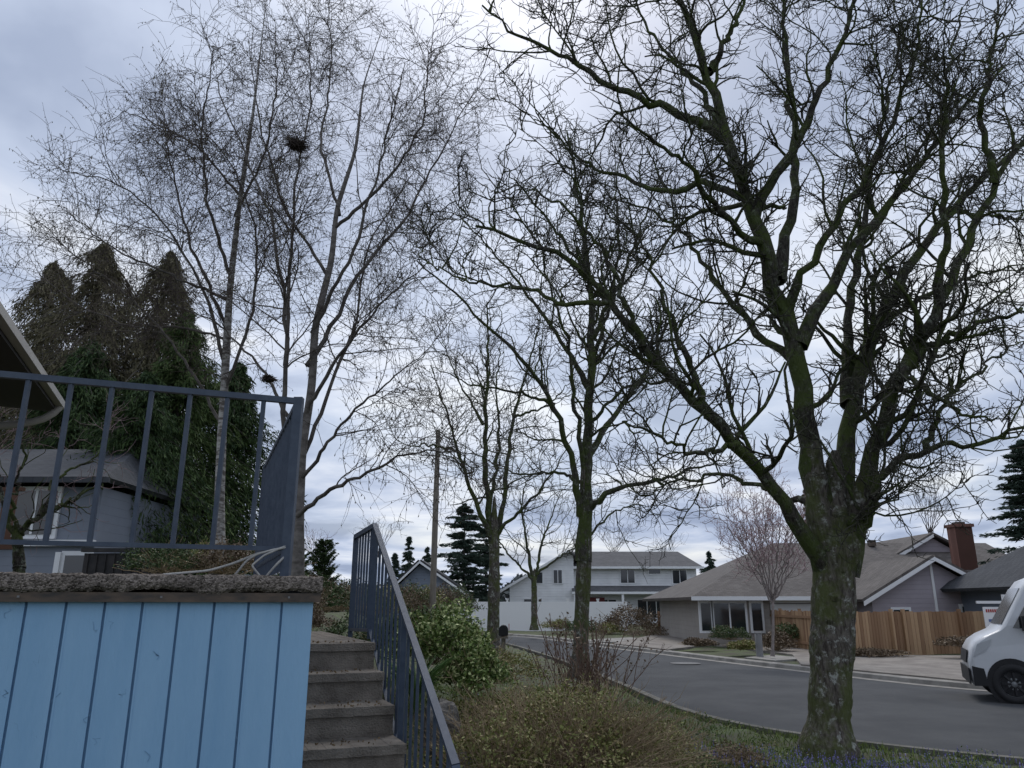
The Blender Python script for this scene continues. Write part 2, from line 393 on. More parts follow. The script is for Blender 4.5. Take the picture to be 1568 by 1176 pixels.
m_step = mat('stair_concrete', (.11,.092,.075), (.29,.255,.215), scale=5, rough=.95, bump=.7, bscale=90, detail=12, lo=.28, hi=.72)
st = MB()
for i in range(8):
    z = 1.49-.17*i; f0 = 1.69-.323*i
    dpt = 2.6 if i == 0 else .36
    for kx in range(15):
        st.box(Lc(-.075+.05*kx+.025, f0+dpt/2+rng.normal()*.0012, z-.025+rng.normal()*.0008), (.0502, dpt, .05), AL, 0)
    st.box(Lc(.30, f0+.02+dpt/2, z-.05-.4), (.745, dpt-.004, .8), AL, 0)
n = 260; sa = rng.uniform(-.05,.62,n); si = rng.integers(0,6,n); sb = rng.uniform(.03,.28,n)
pts = np.array([Lc(sa[k], 1.69-.323*si[k]+sb[k], 1.49-.17*si[k]+.006) for k in range(n)])
st.quads(pts, .006, .010, 1)
st.build('concrete_stairs', [m_step, mat('leaf_litter', (.10,.06,.03), (.2,.14,.07), island=True, lo=0, hi=1)])

m_rail = mat('navy_paint_metal', (.036,.052,.082), (.06,.08,.115), scale=14, rough=.45, spec=.4, detail=9)
rl = MB(); A0, B0 = -.13, .12
zt, zb = 2.79, 2.02
rl.bar(Lc(A0+.02, B0, zt), Lc(-5, B0, zt), .030); rl.bar(Lc(A0, B0, zb), Lc(-5, B0, zb), .022)
rl.bar(Lc(A0, B0, 1.88), Lc(A0, B0, zt+.02), .045)
for i in range(1, 27): rl.bar(Lc(A0-.178*i, B0, zb), Lc(A0-.178*i, B0, zt), .019)
rl.bar(Lc(A0-2.6, B0, 1.88), Lc(A0-2.6, B0, zt), .03)
rl.bar(Lc(A0, B0-.02, zt), Lc(A0, B0+2.15, zt), .030); rl.bar(Lc(A0, B0, zb), Lc(A0, B0+2.15, zb), .022)
rl.bar(Lc(A0, B0+2.15, 1.88), Lc(A0, B0+2.15, zt+.01), .04)
for i in range(1, 18): rl.bar(Lc(A0, B0+.122*i, zb-.1), Lc(A0, B0+.122*i, zt), .019)
rl.build('terrace_railing', [m_rail])
sr = MB()
pA = np.array([-1.42, 7.1, 2.34]); pB = np.array([-1.10, 6.25, 2.36]); pC = np.array([-.262, 3.95, 1.02])
dn = np.array([0, 0, -.80])
sr.bar(pA, pB, .038); sr.bar(pB, pC, .038); sr.bar(pA+dn, pB+dn, .026); sr.bar(pB+dn, pC+dn, .026)
for k in range(8):
    q = pA+(pB-pA)*k/7; sr.bar(q+dn*(1.08 if k in (0,7) else 1), q, .034 if k in (0, 7) else .017)
for k in range(1, 19):
    q = pB+(pC-pB)*k/18; sr.bar(q+dn*(1.15 if k in (9, 18) else 1), q, .034 if k in (9, 18) else .017)
sr.bar(pC, pC+np.array([.02,-.05,-.06]), .038)
sr.build('stair_railing', [m_rail])
cb_ = MB()
def curve_tube(b, pts, r, mi=0, K=40, sides=6):
    q, _ = resample(pts, r, r, K); b.tubes(q[None], np.full((1, K), r), sides, mi)
curve_tube(cb_, [S(250,880,3.75), S(320,874,3.85), S(360,862,3.9), S(400,845,3.93), S(430,838,3.95), S(440,850,3.96), S(425,862,3.92), S(408,882,3.93)], .006)
curve_tube(cb_, [S(360,880,3.9), S(378,858,3.9), S(395,848,3.9), S(418,842,3.92), S(440,838,3.95)], .006)
curve_tube(cb_, [S(440,835,3.95), S(405,850,3.9), S(385,866,3.88), S(398,882,3.9)], .005)
cb_.build('cable', [mat('cable_grey', (.3,.3,.3), (.42,.41,.38), scale=20)])

# ---------------------------------------------------------------- trees
m_bark = barkmat('oak_bark', (.055,.046,.040), (.155,.138,.12), (.38,.39,.36), (.085,.10,.035), 1.0, .43)
m_moss = barkmat('mossy_limb', (.032,.029,.025), (.09,.082,.07), (.21,.23,.18), (.075,.10,.028), 1.2, .42)
m_twig = mat('oak_twig', (.032,.029,.026), (.088,.088,.066), scale=3, rough=.95, spec=.1)
def oak(name, limbs, trunk, mats=(m_bark, m_moss, m_twig), d=(3.7,7,9,4.5), Ls=(1.7,.75,.30,.11), rs_=(.45,.6,.6,.7), rmx=(.042,.018,.0095,.0065), rmn=(.013,.009,.0052,.004), extra=None, jit=.025, upb=.4, trop=.06, gnarl=1.0, t0=.2, inner=.45, flare=True, knots=0, lflare=True):
    b = MB()
    for ti, (tr, r0, r1) in enumerate(trunk):
        q, r = resample([S(*p) for p in tr], r0, r1, 70, .0)
        s = np.linspace(0, 1, 70)
        r = r*(1+.035*np.sin(s*17+1)+.03*np.sin(s*41)+.012*rng.normal(size=70))
        if ti == 0: r[:9] *= np.linspace(1.5, 1.02, 9)**np.linspace(1,.9,9)
        else: r[:22] *= np.linspace(.3, 1, 22)
        if flare: r[-26:] *= np.sqrt(np.linspace(1, .02, 26))
        b.tubes(q[None], r[None], 30, 0, True, .03)
        if ti == 0 and knots:
            for k_ in range(knots):
                f_ = rng.integers(14, 62); az_ = rng.uniform(math.pi, 2*math.pi); dv = np.array([math.cos(az_), math.sin(az_), .15])
                c_ = q[f_]+dv*r[f_]*.86; rk = rng.uniform(.03,.065)
                P_ = np.array([[c_-dv*.03, c_+dv*.01, c_+dv*.03, c_+dv*.04, c_+dv*.03]]); b.tubes(P_, np.array([[rk*1.3, rk*1.1, rk, rk*.65, .002]]), 14, 0, True, .06)
    P, R = limbset(limbs, 26, jit)
    R = R*(1+.05*rng.normal(size=R.shape))
    if lflare: R[:, :4] *= np.array([1.3,1.18,1.08,1.03])
    b.tubes(P, R, 10, 1, True, .04)
    P1, R1 = grow(P, R, d[0], t0, 1, Ls[0], .85, 9, .24*gnarl, trop, rs_[0], rmn[0], rmx[0], upb, .35, .45)
    b.tubes(P1, R1, 5, 1)
    P2, R2 = grow(P1, R1, d[1], .12, 1, Ls[1], .9, 7, .30*gnarl, trop, rs_[1], rmn[1], rmx[1], upb*.7, .45, .4)
    b.tubes(P2, R2, 3, 2)
    P2b, R2b = grow(P, R, d[1]*inner, .2, 1, Ls[1]*.8, 1.1, 7, .3*gnarl, trop, .25, rmn[1], rmx[1], 0, .45, .3)
    b.tubes(P2b, R2b, 3, 2)
    P2 = np.concatenate([P2, P2b]); R2 = np.concatenate([R2, R2b])
    P3, R3 = grow(P2, R2, d[2], .1, 1, Ls[2], .9, 4, .35*gnarl, trop, rs_[2], rmn[2], rmx[2], .3, .5, .3)
    b.tubes(P3, R3, 3, 2)
    if d[3] > 0:
        P4, R4 = grow(P3, R3, d[3], .15, 1, Ls[3], 1.0, 3, .3, 0, rs_[3], rmn[3], rmx[3], .2, .6, .2)
        b.tubes(P4, R4, 3, 2)
    if extra: extra(b, P3, P2)
    return b.build(name, list(mats))

big = [
 ([(1262,850,9.5),(1250,720,9.5),(1232,600,9.4),(1205,480,9.3),(1172,380,9.2),(1140,300,9.1),(1112,210,9.0),(1085,110,8.9),(1050,20,8.8),(1010,-90,8.6)], .165,.06),
 ([(1290,870,9.5),(1292,740,9.6),(1300,620,9.8),(1340,500,10),(1390,400,10.2),(1455,320,10.4),(1530,250,10.6),(1610,190,10.8)], .14,.04),
 ([(1296,880,9.5),(1325,740,9.3),(1350,640,9.2),(1388,560,9.0),(1440,470,8.9),(1480,380,8.8),(1520,280,8.7),(1590,180,8.6)], .13,.04),
 ([(1262,870,9.5),(1225,800,9.3),(1180,735,9.1),(1130,680,8.9),(1085,640,8.7),(1040,590,8.6),(985,530,8.4),(935,460,8.3),(880,400,8.2),(800,370,8.1),(730,350,8.0)], .10,.03),
 ([(1112,215,9.0),(1045,172,8.8),(975,150,8.6),(915,125,8.5),(865,80,8.4),(790,60,8.3),(740,10,8.2)], .065,.02),
 ([(1135,300,9.1),(1080,275,9.5),(1010,300,9.8),(950,270,10.1),(880,240,10.3),(820,180,10.5)], .055,.02),
 ([(1225,530,9.3),(1262,460,9.4),(1290,390,9.6),(1350,330,9.8),(1410,250,10),(1470,170,10.2),(1540,100,10.4)], .09,.03),
 ([(1292,870,9.5),(1330,800,9.2),(1345,725,9.0),(1400,690,8.8),(1470,682,8.6),(1530,670,8.4),(1610,650,8.2)], .070,.03),
 ([(1388,560,9.0),(1450,515,8.8),(1520,490,8.6),(1600,470,8.5)], .06,.025),
 ([(1380,570,9.0),(1420,600,8.7),(1480,640,8.4),(1560,640,8.2)], .04,.02),
 ([(1190,430,9.3),(1215,330,9.6),(1215,220,9.9),(1205,110,10.1),(1195,0,10.3),(1190,-90,10.5)], .08,.03),
 ([(1150,330,9.2),(1215,230,9.0),(1262,130,8.8),(1300,30,8.6),(1320,-80,8.5)], .075,.03),
 ([(1225,560,9.4),(1170,520,9.9),(1100,440,10.3),(1060,370,10.6),(1000,320,10.9),(930,300,11.2)], .06,.02),
 ([(1300,620,9.8),(1290,520,10.3),(1310,420,10.8),(1330,300,11.2),(1350,180,11.5),(1380,60,11.8)], .08,.03),
 ([(1245,780,9.5),(1180,750,9.9),(1110,725,10.4),(1040,735,10.9),(980,760,11.4)], .045,.018),
 ([(1085,640,8.7),(1060,560,8.6),(1020,480,8.5),(1000,400,8.4),(960,330,8.3)], .05,.018),
 ([(1130,680,8.9),(1060,700,8.5),(1000,660,8.2),(930,640,8.0)], .035,.014),
 ([(1172,380,9.2),(1110,330,8.6),(1050,250,8.0),(990,210,7.5),(940,170,7.1)], .055,.02),
 ([(1340,500,10),(1420,450,10.3),(1500,420,10.5),(1590,400,10.7)], .05,.02),
 ([(1440,470,8.9),(1450,370,8.5),(1440,250,8.1),(1450,130,7.8),(1470,10,7.6)], .06,.025),
 ([(1085,110,8.9),(1130,30,8.9),(1160,-60,8.9)], .05,.025),
 ([(1205,480,9.3),(1240,400,8.9),(1300,310,8.6),(1360,210,8.4),(1400,100,8.2),(1420,-20,8.0)], .06,.025),
 ([(1520,280,8.7),(1500,180,8.6),(1520,80,8.4),(1530,-30,8.3)], .05,.02),
 ([(1112,210,9.0),(1060,120,9.4),(1000,60,9.7),(960,-30,10.0)], .05,.02),
 ([(1455,320,10.4),(1520,330,10.8),(1580,340,11.2)], .04,.02),
 ([(1420,690,8.8),(1450,600,9.2),(1510,560,9.6),(1570,520,10)], .035,.015),
 ([(935,460,8.3),(870,470,8.6),(800,440,8.9),(720,430,9.2),(650,400,9.5)], .035,.015),
 ([(985,530,8.4),(930,390,8.0),(870,320,7.8),(800,280,7.6)], .04,.015),
]
stub = [([(1300,800,9.35),(1335,785,9.15),(1342,760,9.08),(1343,745,9.08),(1343,744,9.08)], .06,.055)]
oak('oak_tree', big+stub, [([(1268,1165,9.5),(1270,1080,9.5),(1275,980,9.5),(1277,900,9.5),(1277,840,9.5),(1278,690,9.5)], .225,.25), ([(1285,930,9.5),(1255,800,9.45),(1240,640,9.4)], .17,.12), ([(1280,930,9.5),(1310,800,9.4),(1335,690,9.3)], .17,.11)], knots=9)

t2 = [
 ([(893,860,17),(897,760,17),(897,700,17),(905,600,17),(908,500,17),(900,400,17),(885,300,17),(870,200,17)], .15,.04),
 ([(890,790,17),(872,690,16.7),(850,620,16.4),(800,550,16),(745,500,15.7),(690,440,15.4),(640,400,15)], .085,.025),
 ([(897,780,17),(940,750,16.6),(1000,735,16.2),(1060,720,15.8),(1120,700,15.4)], .07,.02),
 ([(899,700,17),(945,630,17.4),(990,570,17.8),(1020,490,18.2),(1040,420,18.5)], .08,.025),
 ([(905,600,17),(860,520,17.5),(800,440,18),(750,380,18.4),(700,330,18.8)], .07,.02),
 ([(907,520,17),(950,430,16.6),(985,340,16.3),(1010,260,16)], .06,.02),
 ([(900,420,17),(850,350,16.5),(800,290,16),(760,240,15.6)], .05,.02),
 ([(905,580,17),(930,480,17.6),(950,380,18),(940,280,18.4),(960,200,18.6)], .06,.02),
 ([(893,740,17),(850,720,17.4),(800,730,17.8),(740,700,18.2)], .045,.015),
 ([(893,830,17),(930,790,17.3),(970,770,17.6),(1010,790,17.9)], .03,.012),
 ([(895,720,17),(880,620,16.5),(870,520,16.1),(840,440,15.8),(820,340,15.5)], .06,.02),
 ([(850,620,16.4),(790,600,16.2),(720,590,16),(660,560,15.8)], .04,.02),
 ([(902,650,17),(960,590,16.4),(1030,560,16),(1080,600,15.8)], .045,.02),
]
oak('oak_tree', t2, [([(888,1040,17),(890,960,17),(893,900,17),(896,820,17),(897,660,17)], .165,.14)], d=(3.4,4.6,6.0,1.5), Ls=(1.9,.95,.42,.16), rmx=(.036,.016,.0095,.007), rmn=(.013,.009,.0065,.0055))
t3 = [
 ([(757,850,24),(745,740,24),(742,640,24),(748,540,24),(745,460,24)], .12,.03),
 ([(757,850,24),(775,740,24.3),(785,640,24.6),(810,560,24.9),(830,480,25.2)], .10,.03),
 ([(755,830,24),(725,760,23.7),(700,690,23.4),(680,620,23.1),(660,560,22.8)], .09,.025),
 ([(758,820,24),(810,770,23.6),(850,720,23.2),(880,660,22.9)], .06,.02),
 ([(748,780,24),(765,680,24.8),(760,580,25.3),(770,500,25.6)], .07,.02),
 ([(700,690,23.4),(650,680,23),(600,690,22.7)], .05,.015),
 ([(740,650,24),(700,580,24.5),(670,500,24.9)], .05,.02),
 ([(785,640,24.6),(840,620,24.2),(880,580,24)], .05,.02),
]
oak('oak_tree', t3, [([(754,1000,24),(756,930,24),(757,870,24),(757,760,24)], .19,.15)], d=(2.4,3.3,4.4,1.0), Ls=(2.2,1.1,.5,.2), rmx=(.036,.018,.011,.008), rmn=(.015,.011,.008,.007))
t4 = [
 ([(818,900,42),(808,840,42),(800,790,42),(795,750,42)], .12,.04),
 ([(818,895,42),(830,830,42.5),(845,790,43),(860,750,43)], .1,.03),
 ([(818,890,42),(780,850,41.5),(750,810,41),(730,790,41)], .08,.03),
 ([(820,880,42),(860,850,42),(895,830,42),(920,800,42)], .07,.03),
]
oak('oak_tree', t4, [([(818,965,42),(818,930,42),(818,870,42)], .17,.14)], d=(1.5,2.2,2.8,0), Ls=(2.8,1.4,.7,.2), rmx=(.045,.026,.016,.009), rmn=(.02,.014,.012,.007))

m_bw = mat('birch_bark', (.40,.385,.36), (.11,.095,.085), scale=5, rough=.8, stretch=(1,1,3), lo=.42, hi=.58, bump=.4)
m_bl = mat('birch_limb_pale', (.22,.20,.185), (.09,.08,.072), scale=5, rough=.9, stretch=(1,1,2))
m_bd = mat('birch_limb', (.15,.135,.12), (.06,.052,.048), scale=5, rough=.9)
m_bt = mat('birch_twig', (.10,.078,.068), (.055,.044,.04), scale=3, rough=.9)
m_cat = mat('birch_catkin', (.07,.06,.035), (.17,.16,.09), island=True, rough=.9, lo=.1, hi=.9)
def birch_extra(nl, sz):
    def f(b, P3, P2):
        Q = np.concatenate([P3[:, 1:].reshape(-1, 3), P2[:, 3:].reshape(-1, 3)])
        Q = Q[rng.random(len(Q)) < nl]
        d = np.tile([0, 0, -1.0], (len(Q), 1)); b.quads(Q+np.array([0, 0, -sz]), sz*.42, sz*rng.uniform(.5,1.4,len(Q)), 3, dirs=d)
    return f
bl = [
 ([(332,900,15),(338,700,15),(345,560,15),(352,440,15),(368,300,15),(388,170,15),(402,50,15),(410,-20,15)], .105,.015),
 ([(345,560,15),(325,480,14.8),(300,420,14.6),(262,355,14.3),(225,310,14.1),(170,275,13.8),(95,262,13.4)], .04,.015),
 ([(347,500,15),(318,430,15.2),(290,370,15.4),(262,260,15.8),(248,150,16.2)], .04,.015),
 ([(352,420,15),(318,320,14.5),(308,200,14.1),(330,70,13.8)], .04,.015),
 ([(340,650,15),(300,580,15.1),(255,510,15.2),(180,440,15.4),(90,370,15.6)], .035,.012),
 ([(360,330,15),(405,240,15.3),(425,130,15.6),(420,30,15.8)], .035,.012),
 ([(342,600,15),(390,480,14.6),(395,350,14.2),(350,240,14),(290,180,13.8)], .04,.015),
 ([(350,460,15),(260,420,14.3),(170,380,13.8),(110,330,13.5)], .035,.012),
 ([(368,300,15),(300,220,15.2),(240,190,15.4),(190,170,15.6)], .03,.012),
 ([(345,520,15),(280,500,15.6),(200,500,16),(120,470,16.4),(60,420,16.6)], .03,.012),
]
bl2 = [
 ([(452,900,14),(458,780,14),(462,690,14),(478,590,14),(482,500,14),(508,400,14),(515,320,14),(545,230,14),(556,130,14),(590,30,14)], .10,.015),
 ([(455,780,14),(432,620,13.8),(442,520,13.7),(436,440,13.6),(415,330,13.4),(372,230,13.3),(330,120,13.2)], .06,.02),
 ([(470,560,14),(520,480,14.2),(550,410,14.3),(620,340,14.6),(670,240,14.9),(725,140,15.2)], .05,.02),
 ([(463,640,14),(520,540,13.5),(600,450,13.2),(660,400,13)], .045,.02),
 ([(452,660,14),(400,560,14.5),(340,500,15),(260,460,15.4)], .04,.015),
 ([(455,790,13.9),(510,745,13.5),(560,728,13.2),(600,700,13),(640,692,12.8),(700,690,12.6)], .045,.02),
 ([(437,560,13.8),(445,400,14.4),(452,280,14.8),(478,150,15),(470,20,15.2)], .045,.02),
 ([(512,350,14),(590,280,13.6),(650,190,13.3),(655,80,13)], .04,.015),
 ([(478,510,14),(545,380,13.3),(590,220,12.9),(620,100,12.7)], .045,.02),
 ([(460,720,14),(500,600,14.6),(545,500,15),(560,380,15.4),(640,250,15.8)], .045,.02),
 ([(520,330,14),(490,220,14.5),(510,100,14.9),(500,-20,15)], .035,.015),
 ([(458,740,14),(520,650,13.6),(590,590,13.3),(650,540,13)], .04,.015),
 ([(500,420,14),(440,330,14.6),(400,200,15.2),(380,60,15.6)], .035,.015),
]
bk = dict(d=(4.0,7.2,6.5,0), Ls=(1.8,1.0,.55,.15), rmx=(.018,.008,.0052,.004), rmn=(.009,.0056,.0042,.003), upb=.3, trop=-.04, gnarl=.55, jit=.018, t0=.28, lflare=False)
oak('birch_tree', bl[1:], [bl[0]], mats=(m_bw, m_bd, m_bt, m_cat), extra=birch_extra(.48,.024), **bk)
oak('birch_tree', bl2[1:], [bl2[0]], mats=(m_bl, m_bd, m_bt, m_cat), extra=birch_extra(.42,.024), **bk)
def nest(u, v, Y, r):
    b = MB(); n = 420; c = S(u, v, Y)
    d = rng.normal(size=(n, 3)); d /= np.linalg.norm(d, axis=1, keepdims=True); p = c+d*r*rng.uniform(.3, 1.05, (n, 1))*np.array([1,1,.65])
    t = rng.normal(size=(n, 3))*r*.6*np.array([1,1,.5]); P = np.stack([p-t, p+rng.normal(size=(n, 3))*.01, p+t], 1)
    b.tubes(P, np.full((n, 3), .005), 3); b.build('bird_nest', [m_bt])
nest(455, 222, 14.6, .16); nest(411, 580, 13.8, .08)

m_pk = mat('plum_twig', (.36,.25,.25), (.24,.17,.17), scale=3, rough=.9)
m_pkt = mat('plum_trunk', (.19,.165,.155), (.29,.25,.235), scale=6, rough=.9)
m_bud = mat('plum_blossom', (.62,.42,.45), (.78,.62,.62), island=True, rough=.8, lo=0, hi=1)
def bud_extra(nl, sz):
    def f(b, P3, P2):
        Q = np.concatenate([P3[:, 1:].reshape(-1, 3), P2[:, 2:].reshape(-1, 3)]); Q = Q[rng.random(len(Q)) < nl]; b.quads(Q, sz*.7, sz, 3)
    return f
def vase(name, u, vb, vt, Y, hw, mats, n=9, d=(1.6,2.4,3,0), k=1.0, vs=None, extra=None, thin=1.0):
    vs = vs or vb-(vb-vt)*.3; lim=[]
    for i in range(n):
        a = (i/(n-1)*2-1); yy = rng.uniform(-1.2, 1.2); top = vt+abs(a)*(vs-vt)*.3+rng.uniform(0,.12)*(vs-vt)
        lim.append(([(u, vs+8, Y), (u+a*hw*.35, vs-(vs-vt)*.3, Y+yy*.5), (u+a*hw*.7, vs-(vs-vt)*.65, Y+yy), (u+a*hw, top, Y+yy*1.2)], .040*k*thin, .010*k))
    return oak(name, lim, [([(u, vb, Y), (u+1, (vb+vs)/2, Y), (u, vs-6, Y)], .075*k*thin, .06*k*thin)], mats=mats, d=d, Ls=(1.2*k,.7*k,.35*k,.1), rmx=(.018*k,.011*k,.008*k,.005), rmn=(.010*k,.008*k,.006*k,.005), gnarl=.5, trop=.1, upb=1, extra=extra, flare=False, lflare=False)
vase('plum_tree', 1183, 1005, 728, 25, 108, (m_pkt, m_pkt, m_pk, m_bud), n=13, d=(3.4,4.6,4.5,0), extra=bud_extra(.55,.022), thin=.62, vs=915)
vase('bare_tree', 1425, 850, 725, 50, 52, (m_bt,)*3, k=1.4, d=(1.6,2.2,2.6,0), thin=.5)
vase('bare_tree', 580, 870, 790, 70, 36, (m_pkt, m_bt, m_bt), k=1.5, d=(1.3,1.8,2.2,0), thin=.5)
vase('bare_tree', 480, 880, 805, 60, 28, (m_pk,)*3, k=1.2, d=(1.3,1.8,2.2,0), thin=.5)
vase('bare_tree', 940, 865, 795, 85, 46, (m_bt,)*3, k=1.7, d=(1.2,1.5,1.9,0), thin=.45)
vase('bare_tree', 1020, 865, 822, 90, 30, (m_bt,)*3, k=1.5, d=(1.2,1.5,1.9,0), thin=.45)
vase('bare_tree', 1150, 870, 785, 60, 55, (m_pk,)*3, k=1.6, d=(1.3,1.7,2.0,0), thin=.5)

# ---------------------------------------------------------------- conifers
m_cg = mat('conifer_green', (.022,.046,.018), (.07,.11,.035), island=True, rough=.9, lo=0, hi=1)
m_cy = mat('cedar_green', (.035,.065,.018), (.10,.14,.045), island=True, rough=.9, lo=0, hi=1)
m_cb = mat('conifer_brown', (.065,.06,.033), (.17,.15,.085), island=True, rough=.9, lo=0, hi=1)
m_cd = mat('conifer_dark', (.02,.035,.026), (.06,.09,.065), island=True, rough=.9, lo=0, hi=1)
def conifer(name, x, y, z0, h, R, m, nb=260, per=70, sz=.09, droop=.5, pw=.8, low=.05, upang=.1, sp=1.0, asp=.22, rag=.25):
    b = MB(); b.tubes(np.array([[[x, y, z0-.3], [x, y, z0+h*.5], [x, y, z0+h*.98]]]), np.array([[h*.016, h*.010, .01]]), 8, 1)
    t = rng.random(nb)**.85*(1-low)+low; az = rng.random(nb)*6.283; p1, p2 = rng.uniform(0,6,2)
    ln = R*(1-t)**pw*rng.uniform(.45, 1.2, nb)*(1+rag*np.sin(3*az+9*t+p1)+rag*.8*np.sin(5*az-17*t+p2))+.12
    K = 6; s = np.linspace(0, 1, K)
    r = ln[:, None]*s; P = np.stack([x+r*np.cos(az)[:, None], y+r*np.sin(az)[:, None], z0+h*t[:, None]+r*upang-droop*r*s*.8], -1)
    b.tubes(P, np.broadcast_to(.018*(1-s*.8), (nb, K))*h/8, 3, 1)
    f = rng.random((nb, per))**.6*(K-1)*.999; i = f.astype(int); w = (f-i)[..., None]
    ii = np.arange(nb)[:, None]; Q = P[ii, i]*(1-w)+P[ii, i+1]*w
    spread = sp*(.06+.13*ln[:, None]*(1-np.abs(f/(K-1)-.4)))[..., None]
    off = rng.normal(size=Q.shape)*spread*np.array([.6,.6,.18]); off[..., 2] -= np.abs(rng.normal(size=Q.shape[:2]))*.26*droop*sp*(1+ln[:, None]*.3)
    Q = (Q+off).reshape(-1, 3)
    dd = np.stack([np.cos(az), np.sin(az), np.full(nb, -1.8*droop)], 1); dd = np.repeat(dd, per, 0)
    dd = dd/np.linalg.norm(dd, axis=1, keepdims=True)
    b.quads(Q, sz*asp*rng.uniform(.6, 1.4, len(Q)), sz*rng.uniform(.5, 1.5, len(Q)), 0, dirs=dd+rng.normal(size=dd.shape)*.25)
    return b.build(name, [m, m_bd])
def con_at(name, u, vtop, Y, z0, R, m, **k):
    p = S(u, vtop, Y); return conifer(name, p[0], Y, z0, p[2]-z0, R, m, **k)
con_at('fir_tree', 165, 372, 27, 1.5, 4.9, m_cb, nb=330, per=150, sz=.13, droop=.8, pw=.62, asp=.14, rag=.3)
con_at('fir_tree', 85, 400, 29, 1.5, 4.8, m_cb, nb=270, per=140, sz=.13, droop=.8, pw=.62, asp=.14, rag=.3)
con_at('fir_tree', 262, 385, 28, 1.5, 4.6, m_cb, nb=280, per=140, sz=.13, droop=.8, pw=.68, asp=.14, rag=.3)
con_at('cedar_tree', 290, 480, 23, 1.5, 3.3, m_cy, nb=340, per=130, sz=.11, droop=.65, pw=.65, asp=.16)
con_at('cedar_tree', 365, 555, 26, 1.2, 3.2, m_cg, nb=320, per=130, sz=.11, droop=.6, pw=.62, asp=.17)
con_at('cedar_tree', 225, 570, 21, 1.5, 2.7, m_cg, nb=320, per=130, sz=.10, droop=.6, pw=.6, asp=.17)
con_at('cedar_tree', 140, 520, 24, 1.5, 3.2, m_cg, nb=280, per=120, sz=.12, droop=.65, pw=.6, asp=.16)
con_at('cedar_tree', 60, 540, 30, 1.5, 3.8, m_cy, nb=260, per=110, sz=.12, droop=.65, pw=.55, asp=.16)
con_at('arborvitae', 499, 832, 34, .4, .75, m_cg, nb=300, per=70, sz=.06, droop=.05, pw=.35, upang=.9, sp=.5, rag=.05)
con_at('arborvitae', 455, 848, 30, .4, .7, m_cg, nb=300, per=70, sz=.06, droop=.05, pw=.35, upang=.9, sp=.5, rag=.05)
con_at('pine_tree', 712, 772, 62, 0, 2.6, m_cd, nb=200, per=100, sz=.18, droop=.1, pw=.5)
con_at('pine_tree', 745, 802, 66, 0, 2.4, m_cd, nb=180, per=80, sz=.18, droop=.1, pw=.6)
for uu, vv_, yy_, rr3 in ((627,822,90,1.5),(655,838,90,1.5),(605,848,95,1.8),(1520,842,80,1.6),(1085,845,90,2.0)):
    con_at('fir_tree', uu, vv_, yy_, 0, rr3, m_cd, nb=120, per=60, sz=.22, droop=.3)
con_at('pine_tree', 1562, 675, 33, 0, 1.8, m_cd, nb=200, per=90, sz=.13, droop=.1, pw=.5, low=.3)
con_at('fir_tree', 1232, 748, 60, 0, 1.2, m_cb, nb=120, per=60, sz=.15, droop=.3)
tl = MB(); n = 26000; X = rng.uniform(-150, 170, n); hh = 4.2+1.6*np.sin(X*.11)+1.0*np.sin(X*.37+1)+.6*np.sin(X*.93)
Q = np.stack([X, 115+rng.normal(size=n)*3, rng.random(n)**.7*hh], 1); tl.quads(Q, .35, .5, 0)
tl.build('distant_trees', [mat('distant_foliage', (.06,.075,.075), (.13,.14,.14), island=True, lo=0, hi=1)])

# ---------------------------------------------------------------- shrubs
def leafmat(name, a, b, c=None): return mat(name, a, b, island=True, rough=.55, lo=.1, hi=.8 if c is None else .7, c3=c)
m_eu = leafmat('euonymus_leaf', (.05,.09,.02), (.17,.24,.06), (.48,.52,.24))
m_br = leafmat('spirea_leaf', (.12,.135,.035), (.27,.28,.09), (.34,.27,.13))
m_st = mat('shrub_stem', (.22,.16,.10), (.40,.31,.20), island=True, rough=.9, lo=0, hi=1)
m_dk = leafmat('dark_leaf', (.035,.06,.022), (.09,.13,.045))
m_rd = leafmat('reddish_leaf', (.10,.07,.045), (.19,.14,.09))
def shrub(name, c, r, n, sz, m, stems=80, stem_r=.004, twiggy=0, mstem=None, shell=.55):
    b = MB(); c = np.array(c, float); r = np.array(r, float)
    d = rng.normal(size=(n, 3)); d /= np.linalg.norm(d, axis=1, keepdims=True); d[:, 2] = np.abs(d[:, 2])*1.0-.15
    ph = rng.uniform(0, 6, 6)
    lump = 1+.16*np.sin(d[:, 0]*5+ph[0])+.14*np.sin(d[:, 1]*6+ph[1]+d[:, 2]*4)+.12*np.sin(d[:, 0]*13+ph[2])*np.sin(d[:, 2]*11+ph[3])
    rad = (shell+(1-shell)*rng.random(n)**.6)*lump*(1+.07*rng.normal(size=n))
    Q = c+d*rad[:, None]*r
    b.quads(Q, sz*.5*rng.uniform(.6, 1.3, n), sz*rng.uniform(.6, 1.3, n), 0)
    if stems:
        sd = rng.normal(size=(stems, 3)); sd[:, 2] = np.abs(sd[:, 2])+.3; sd /= np.linalg.norm(sd, axis=1, keepdims=True)
        base = c+rng.normal(size=(stems, 3))*r*.2*np.array([1,1,0])-np.array([0,0,r[2]*.3]); K = 7; s = np.linspace(0, 1, K)[None, :, None]
        ln = rng.uniform(.8, 1.2, (stems, 1, 1))
        P = base[:, None]+(sd*r)[:, None]*s*ln*1.2+np.cumsum(rng.normal(size=(stems, K, 3))*r.mean()*.03, 1)
        R = stem_r*(1-.6*np.linspace(0, 1, K))[None]*np.ones((stems, 1)); b.tubes(P, R, 3, 1)
        if twiggy:
            P2, R2 = grow(P, R, twiggy, .3, 1, r.mean()*.3, .6, 4, .2, .1, .7, stem_r*.4, stem_r, .5, .5); b.tubes(P2, R2, 3, 1)
    return b.build(name, [m, mstem or m_st])
shrub('euonymus_shrub', (-.66,7.7,1.34), (.46,.45,.44), 8500, .022, m_eu)
